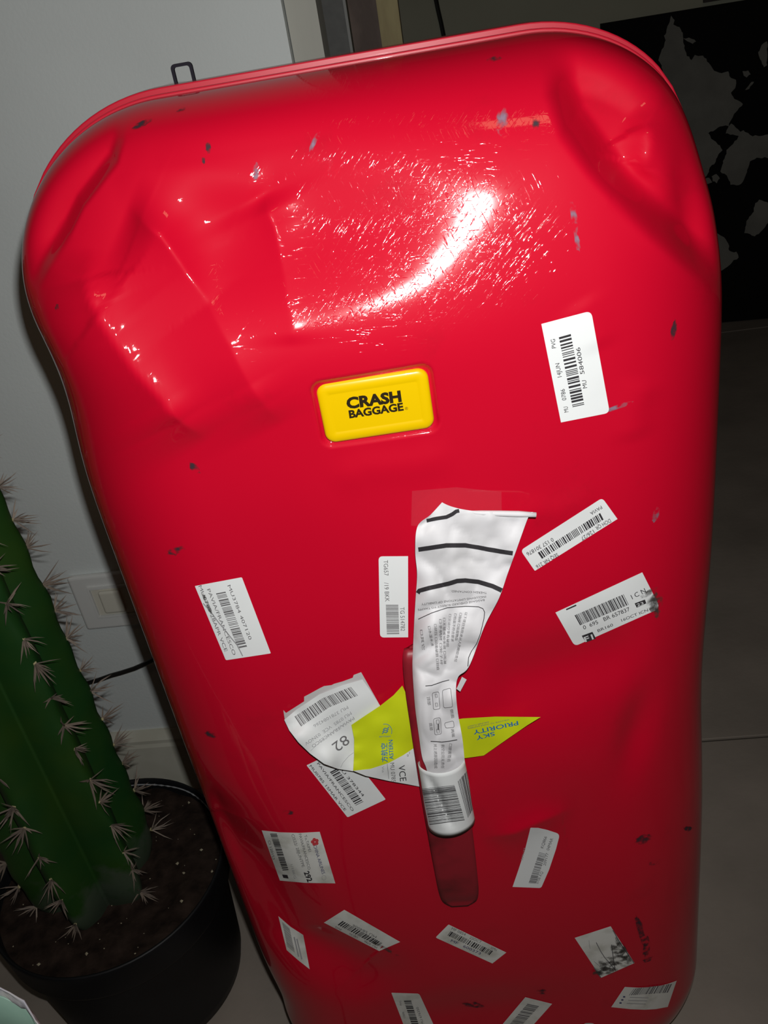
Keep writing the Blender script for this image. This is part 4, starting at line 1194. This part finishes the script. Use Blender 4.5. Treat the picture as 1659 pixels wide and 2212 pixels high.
# little torn flap on the right
V_, F_ = patch([(986, 1488), (998, 1462), (1008, 1468), (994, 1494)], 6)
P, nn = shell_hit(V_, 0.012); mesh_obj('torn_flap', P, F_, M['paper_tag'], bt)
# the band around the strap
cL, cR = np.array([(903, 1648), (910, 1690), (917, 1740), (926, 1787)], float), np.array([(1003, 1640), (1012, 1685), (1019, 1735), (1026, 1772)], float)
nr, nc = 16, 48
Vt = np.linspace(0, 1, nr); Lx = np.c_[np.interp(Vt, [0, .33, .66, 1], cL[:, 0]), np.interp(Vt, [0, .33, .66, 1], cL[:, 1])]
Rx = np.c_[np.interp(Vt, [0, .33, .66, 1], cR[:, 0]), np.interp(Vt, [0, .33, .66, 1], cR[:, 1])]
pxs = []; lf = []
for i in range(nr):
    for j in range(nc):
        th = 2 * math.pi * j / nc
        c = (Lx[i] + Rx[i]) / 2; h = (Rx[i] - Lx[i]) / 2
        p = c + h * math.cos(th)
        front = math.sin(th)
        # a dent pressed slantwise into the front of the band
        s_ = (math.cos(th) + 1) / 2; t_ = Vt[i]
        dent = -0.006 * math.exp(-((s_ - 0.18 - 0.42 * t_) / 0.10) ** 2) * (front > 0) * math.sin(math.pi * min(1, t_ * 1.1))
        l = 0.0235 + (0.0135 * front if front > 0 else 0.0185 * front) + dent
        sag = 26 * max(0, front) ** 1.2 + 10 * min(0, front)
        pxs.append((p[0], p[1] + sag)); lf.append(l)
P, nn = shell_hit(pxs, np.array(lf))
F_ = [(i * nc + j, i * nc + (j + 1) % nc, (i + 1) * nc + (j + 1) % nc, (i + 1) * nc + j) for i in range(nr - 1) for j in range(nc)]
band = mesh_obj('paper_band', P, F_, M['paper'], bt, True)
solid(band, 0.0003, 0)
bvh = BVHTree.FromPolygons([tuple(q) for q in P], F_)
pr = Print()
pr.bars(Q2(352, 1385), Q2(432, 1770), Q2(800, 1720), Q2(690, 1345), 32, 'ink', 21, 28)
pr.bars(Q2(725, 1305), Q2(822, 1195), Q2(885, 1600), Q2(832, 1690), 12, 'ink', 22, 20)
pr.lay_bvh(band, bvh, 0.0006)

# ------------------------------------------------------------------ white and lime priority tag
pt = empty('priority_tag', tuple(shell_hit([(800, 1600)], 0.01)[0][0]))
tag(pt, 'folded white and lime green airline tag tucked behind the red strap', 'luggage tag')
def idw(ctrl):
    C_ = np.array([c[:2] for c in ctrl], float); Lz = np.array([c[2] for c in ctrl])
    def fn(px):
        d = ((px[:, None, :] - C_[None]) ** 2).sum(2) + 30.0
        w = 1 / d ** 1.3
        return (w * Lz).sum(1) / w.sum(1)
    return fn
def sheet_px(name, poly, lf, mat, parent, step=8):
    V_, F_ = patch(poly, step); P, nn = shell_hit(V_, lf(V_))
    o = mesh_obj(name, P, F_, M[mat], parent, True)
    return o, BVHTree.FromPolygons([tuple(q) for q in P], F_)
sheet_px('backing_sheet', [(612, 1534), (618, 1540), (657, 1515), (657, 1505), (672, 1497), (690, 1487), (700, 1482), (716, 1480), (722, 1477), (740, 1472), (762, 1464), (764, 1458), (780, 1452), (800, 1487), (822, 1526), (790, 1560), (700, 1590), (640, 1590), (616, 1560)], lambda p: np.full(len(p), 0.0015), 'paper_back', pt)
ws, bw = sheet_px('white_panel', [(614, 1555), (640, 1533), (690, 1500), (740, 1480), (783, 1468), (800, 1492), (822, 1526), (790, 1560), (780, 1620), (790, 1664), (763, 1666), (730, 1661), (700, 1650), (670, 1628), (645, 1604), (625, 1578)],
                  idw([(783, 1468, 0.002), (690, 1500, 0.002), (640, 1533, 0.003), (822, 1526, 0.003), (614, 1555, 0.007), (645, 1604, 0.015), (700, 1650, 0.017), (763, 1664, 0.011), (740, 1570, 0.004), (790, 1560, 0.003), (780, 1650, 0.006), (785, 1610, 0.003)]), 'paper', pt)
ls, bl_ = sheet_px('lime_panel', [(759, 1566), (790, 1545), (822, 1524), (850, 1502), (869, 1481), (878, 1500), (888, 1560), (900, 1612), (870, 1632), (840, 1648), (800, 1661), (763, 1665), (765, 1630), (765, 1595)],
                   idw([(759, 1566, 0.006), (763, 1665, 0.0155), (765, 1630, 0.012), (765, 1600, 0.009), (822, 1524, 0.006), (869, 1481, 0.004), (900, 1612, 0.008), (840, 1648, 0.013), (830, 1590, 0.009)]), 'lime', pt)
gs, bg = sheet_px('lower_panel', [(763, 1665), (800, 1661), (840, 1648), (870, 1632), (900, 1612), (912, 1660), (920, 1702), (880, 1694), (840, 1687), (790, 1676)],
                  idw([(763, 1665, 0.015), (840, 1648, 0.013), (900, 1612, 0.008), (920, 1702, 0.006), (840, 1687, 0.010)]), 'paper', pt)
Cc = crop(600, 1430, 5.53)
pr = Print()
pr.bars(Cc(280, 770), Cc(615, 540), Cc(532, 432), Cc(200, 650), 20, 'ink_soft', 25).bars(Cc(615, 540), Cc(970, 395), Cc(885, 290), Cc(532, 432), 20, 'ink_soft', 26)
pr.text('MU 3781084266', Cc(828, 520), Cc(420, 752), 7, 'ink_pale').text('MU 0785  VCE  03NOV', Cc(866, 590), Cc(318, 965), 7, 'ink_pale').text('PAVIA/FRANCESCO', Cc(900, 650), Cc(400, 995), 7, 'ink_pale')
pr.text('82', Cc(800, 865), Cc(640, 985), 22, 'ink_soft')
pr.line([Cc(735, 1290), Cc(780, 1200), Cc(850, 1120), Cc(905, 1082)], 0.8, 'ink_pale').line([Cc(365, 1085), Cc(500, 960), Cc(700, 800), Cc(900, 680)], 0.6, 'ink_pale')
pr.lay_bvh(ws, bw)
pr = Print()
pr.text('\u65b9\u822a\u7a7a', Cc(1308, 1195), Cc(1302, 968), 13, 'ink_blue', cap=0.85, bold=0.012).text('ASTERN', Cc(1382, 1160), Cc(1372, 928), 9, 'ink_blue', bold=0.012)
cc = np.array(Cc(1285, 828))
for k in range(3):
    pr.line([(cc[0] - 7 + k * 1.0, cc[1] + 5 - k * 4.2), (cc[0] - 2.5 + k, cc[1] + 1.0 - k * 4.2), (cc[0] + 1.5 + k, cc[1] + 3.0 - k * 4.2), (cc[0] + 6 + k, cc[1] - 1.0 - k * 4.2)], 1.7, 'ink_blue', kind='emblem')
pr.line([(cc[0] + 14 * math.cos(a), cc[1] + 16 * math.sin(a)) for a in np.linspace(-1.9, 0.35, 14)], 1.0, 'ink_blue', kind='emblem')
pr.text('SKYTEAM', (cc[0] - 13, cc[1] + 13), (cc[0] + 11, cc[1] + 12), 3, 'ink_blue')
pr.lay_bvh(ls, bl_)
pr = Print()
pr.text('VCE', Cc(1440, 1238), Cc(1462, 1425), 14, 'ink').text('MU 0785', Cc(1342, 1205), Cc(1362, 1432), 9, 'ink_soft').text('Via', Cc(1242, 1245), Cc(1247, 1318), 5, 'ink_pale').text('To', Cc(1545, 1068), Cc(1542, 1128), 6, 'ink_soft').line([Cc(1308, 1215), Cc(1330, 1430)], 0.8, 'ink_soft')
pr.lay_bvh(gs, bg)
rs, brs = sheet_px('lime_tail', [(975, 1556), (1000, 1552), (1070, 1548), (1168, 1549), (1140, 1566), (1095, 1597), (1045, 1632), (1010, 1637), (980, 1640)],
                   idw([(975, 1556, 0.008), (1168, 1549, 0.012), (1045, 1632, 0.004), (980, 1640, 0.008), (1090, 1575, 0.006)]), 'lime', pt)
pr = Print()
pr.text('PRIORITY', Q2(1358, 668), Q2(885, 770), 9.0, 'ink_blue', bold=0.012).text('SKY', Q2(1110, 782), Q2(915, 832), 8.5, 'ink_blue', bold=0.012).text('WELCOME TO CHINA EASTERN', Q2(1268, 648), Q2(832, 742), 2.8, 'ink_soft').text('AIRLINES FLIGHT', Q2(1055, 672), Q2(825, 724), 2.8, 'ink_soft')
pr.lay_bvh(rs, brs)

# ------------------------------------------------------------------ cactus in a pot
PC = np.array([-0.381, 0.699]); PR = 0.1330; PZ = 0.20
cac = empty('potted_cactus', (PC[0], PC[1], 0))
tag(cac, 'tall ribbed green cactus with brown spines in a black plastic pot', 'cactus')
def lathe(name, prof, mat, n=72):
    V_ = []; F_ = []
    for (r, z) in prof:
        for k in range(n):
            a = 2 * math.pi * k / n; V_.append((PC[0] + r * math.cos(a), PC[1] + r * math.sin(a), z))
    for i in range(len(prof) - 1):
        for k in range(n):
            F_.append((i * n + k, i * n + (k + 1) % n, (i + 1) * n + (k + 1) % n, (i + 1) * n + k))
    return mesh_obj(name, V_, F_, mat, cac, True)
lathe('pot', [(0.001, 0.0), (0.100, 0.0), (0.106, 0.004), (0.110, 0.02), (0.121, 0.150), (0.1225, 0.156), (0.129, 0.158), (0.1305, 0.162), (0.1325, 0.192), (0.1330, 0.199), (0.1318, 0.2015), (0.1295, 0.2005), (0.1280, 0.196), (0.1265, 0.17), (0.12, 0.165)], M['pot'])
# chalky line inside the rim
pts = [(PC[0] + 0.1277 * math.cos(a), PC[1] + 0.1277 * math.sin(a), 0.1945 + 0.0008 * math.sin(9 * a)) for a in np.linspace(0.3, 1.75, 40)]
v, f = tube_geo(pts, 0.0011, 6, [0.3 + 0.9 * abs(math.sin(i * 1.7)) for i in range(40)])
mesh_obj('chalk_line', v, f, M['lime_scale'], cac)
# soil
V_ = []; F_ = []; nr, nt = 24, 72
for i in range(nr + 1):
    r = 0.1272 * i / nr
    for k in range(nt):
        a = 2 * math.pi * k / nt; x, y = PC[0] + r * math.cos(a), PC[1] + r * math.sin(a)
        V_.append((x, y, 0.186 + 0.010 * noise.noise(Vector((x * 30, y * 30, 0))) * 0.6 + 0.004 * noise.noise(Vector((x * 140, y * 140, 5)))))
for i in range(nr):
    for k in range(nt):
        F_.append((i * nt + k, i * nt + (k + 1) % nt, (i + 1) * nt + (k + 1) % nt, (i + 1) * nt + k))
soil = tag(mesh_obj('soil', V_, F_, M['soil'], cac, True), None, None, 'stuff')
V_ = []; F_ = []
for k in range(70):
    r = 0.122 * math.sqrt(random.random()); a = random.uniform(0, 2 * math.pi); s = random.choice((0.0006, 0.0007, 0.0008, 0.001, 0.0022))
    c = Vector((PC[0] + r * math.cos(a), PC[1] + r * math.sin(a), 0.1885))
    b = len(V_)
    for d in ((1, 0, 0), (-1, 0, 0), (0, 1, 0), (0, -1, 0), (0, 0, 1), (0, 0, -1)):
        V_.append(c + Vector(d) * s * random.uniform(0.6, 1.3))
    F_ += [(b + i, b + j, b + k2) for (i, j, k2) in ((0, 2, 4), (2, 1, 4), (1, 3, 4), (3, 0, 4), (2, 0, 5), (1, 2, 5), (3, 1, 5), (0, 3, 5))]
tag(mesh_obj('grit', V_, F_, M['grit'], soil), None, None, 'stuff')

BCt = on_z([(212, 1898)], 0.188)[0]
to_cam = math.atan2(EYE[1] - BCt[1], EYE[0] - BCt[0])
RIB0 = to_cam + math.radians(27)
NR, RO, RI = 6, 0.079, 0.046
CH = 0.75
def rib_r(a):
    x = (a - RIB0) / (2 * math.pi) * NR; x = abs((x + 0.5) % 1.0 - 0.5) * 2     # 0 at rib crest, 1 in the valley
    return RI + (RO - RI) * (1 - x) ** 1.15 * (1 - 0.15 * (1 - x) ** 6)
V_ = []; F_ = []; nz_, na = 60, 144
for i in range(nz_ + 1):
    t = i / nz_; z = 0.178 + CH * t
    if t < 0.06: k = 0.80 + 0.20 * math.sin(t / 0.06 * math.pi / 2)
    elif t > 0.88: k = math.sqrt(max(0.0, 1 - ((t - 0.88) / 0.12) ** 2)) * 0.98 + 0.02
    else: k = 1.0
    k *= 1 - 0.15 * max(0, t - 0.05)
    for j in range(na):
        a = 2 * math.pi * j / na + RIB0
        wob = 1 + 0.02 * math.sin(z * 105 + j * 0.0) * max(0, math.cos(NR * (a - RIB0)))
        r = rib_r(a) * k * wob * (1 + 0.05 * noise.noise(Vector((a * 2, z * 12, 1.0))))
        V_.append((BCt[0] + r * math.cos(a), BCt[1] + r * math.sin(a), z))
for i in range(nz_):
    for j in range(na):
        F_.append((i * na + j, i * na + (j + 1) % na, (i + 1) * na + (j + 1) % na, (i + 1) * na + j))
F_.append(tuple(range(nz_ * na, (nz_ + 1) * na)))
mesh_obj('stem', V_, F_, M['cactus'], cac, True)

# spine clusters: a few shapes shared by all areoles
def cluster_mesh(seed):
    rn = random.Random(seed); V_ = []; F_ = []; mi = []
    for k in range(rn.randint(10, 13)):
        th = rn.uniform(0, 2 * math.pi); el = rn.uniform(0.15, 1.25)
        d = Vector((math.cos(el), math.sin(el) * math.cos(th), math.sin(el) * math.sin(th))).normalized()
        L = rn.uniform(0.012, 0.028); r = rn.uniform(0.0007, 0.0011)
        a = d.orthogonal().normalized(); b = d.cross(a); s = len(V_)
        bend = Vector((0, rn.uniform(-1, 1), rn.uniform(-1, 1))) * L * 0.06
        for (q, rr) in ((0.0, r), (0.55, r * 0.8)):
            for w in range(4):
                an = w * math.pi / 2; V_.append(d * L * q + bend * q * (1 - q) * 4 + (a * math.cos(an) + b * math.sin(an)) * rr)
        V_.append(d * L)
        for w in range(4):
            F_.append((s + w, s + (w + 1) % 4, s + 4 + (w + 1) % 4, s + 4 + w)); F_.append((s + 4 + w, s + 4 + (w + 1) % 4, s + 8)); mi += [0, 0]
    s = len(V_)
    for d in ((1, 0, 0), (-1, 0, 0), (0, 1, 0), (0, -1, 0), (0, 0, 1), (0, 0, -1)):
        V_.append(Vector(d) * 0.0024)
    for (i, j, k2) in ((0, 2, 4), (2, 1, 4), (1, 3, 4), (3, 0, 4), (2, 0, 5), (1, 2, 5), (3, 1, 5), (0, 3, 5)):
        F_.append((s + i, s + j, s + k2)); mi.append(1)
    me = bpy.data.meshes.new('spine_cluster'); me.from_pydata([tuple(v) for v in V_], [], F_)
    me.materials.append(M['spine']); me.materials.append(M['areole'])
    me.polygons.foreach_set('material_index', mi); me.update()
    return me
CL = [cluster_mesh(s) for s in range(6)]
for rb in range(NR):
    a = RIB0 + 2 * math.pi * rb / NR
    for q in range(24):
        z = 0.200 + q * 0.036 + 0.004 * math.sin(q * 2.3 + rb) + (rb % 2) * 0.012
        if z > 0.178 + CH * 0.9: continue
        k = 0.80 + 0.20 * math.sin(min(1, (z - 0.178) / (CH * 0.06)) * math.pi / 2)
        k *= 1 - 0.15 * max(0, (z - 0.178) / CH - 0.05)
        r = rib_r(a) * k * 0.995
        o = bpy.data.objects.new('spine_cluster', CL[(rb * 5 + q * 7) % 6]); COL.objects.link(o)
        o.parent = cac
        o.location = Vector((BCt[0] + r * math.cos(a), BCt[1] + r * math.sin(a), z)) - cac.location
        o.rotation_euler = (random.uniform(-3, 3), random.uniform(-0.25, 0.25), a)
        o.rotation_mode = 'ZYX' if False else 'XYZ'
        s = random.uniform(0.85, 1.15); o.scale = (s, s, s)

# ------------------------------------------------------------------ pale green bag at the lower left corner
bag_p = EYE + rays([(20, 2212)])[0] * (0.62 / F_PX)
bag = empty('green_bag', (float(bag_p[0]) - 0.06, float(bag_p[1]) - 0.02, 0))
tag(bag, 'pale green carrier bag with a white folded edge, in the lower left corner', 'bag')
top_px = [(-220, 2060), (-150, 2085), (-80, 2105), (0, 2131), (20, 2144), (40, 2158), (52, 2163), (66, 2182), (78, 2200), (90, 2216), (110, 2250), (120, 2300)]
topw = np.array([EYE + r * (0.62 / F_PX) for r in rays(top_px)])
def bag_sheet(z_off0, z_off1, out):
    V_ = []; n = len(topw); m = 6
    for i in range(m + 1):
        t = i / m
        for k, p in enumerate(topw):
            q = p + np.array([0, 0, -(z_off0 + (z_off1 - z_off0) * t)]) + np.array([0.0, -1.0, 0]) * (out + 0.0012 * math.sin(k * 0.9 + i))
            V_.append(q)
    return V_, [(i * n + k, i * n + k + 1, (i + 1) * n + k + 1, (i + 1) * n + k) for i in range(m) for k in range(n - 1)]
v, f = bag_sheet(0.0, 0.012, 0.000); solid(mesh_obj('white_edge', v, f, M['bag_white'], bag, True), 0.001)
v, f = bag_sheet(0.009, float(topw[:, 2].min()) - 0.02, 0.0015); solid(mesh_obj('front_side', v, f, M['bag_green'], bag, True), 0.001)
v, f = bag_sheet(0.10, float(topw[:, 2].min()) - 0.02, 0.06); solid(mesh_obj('gusset_side', v, f, M['bag_green'], bag, True), 0.001)
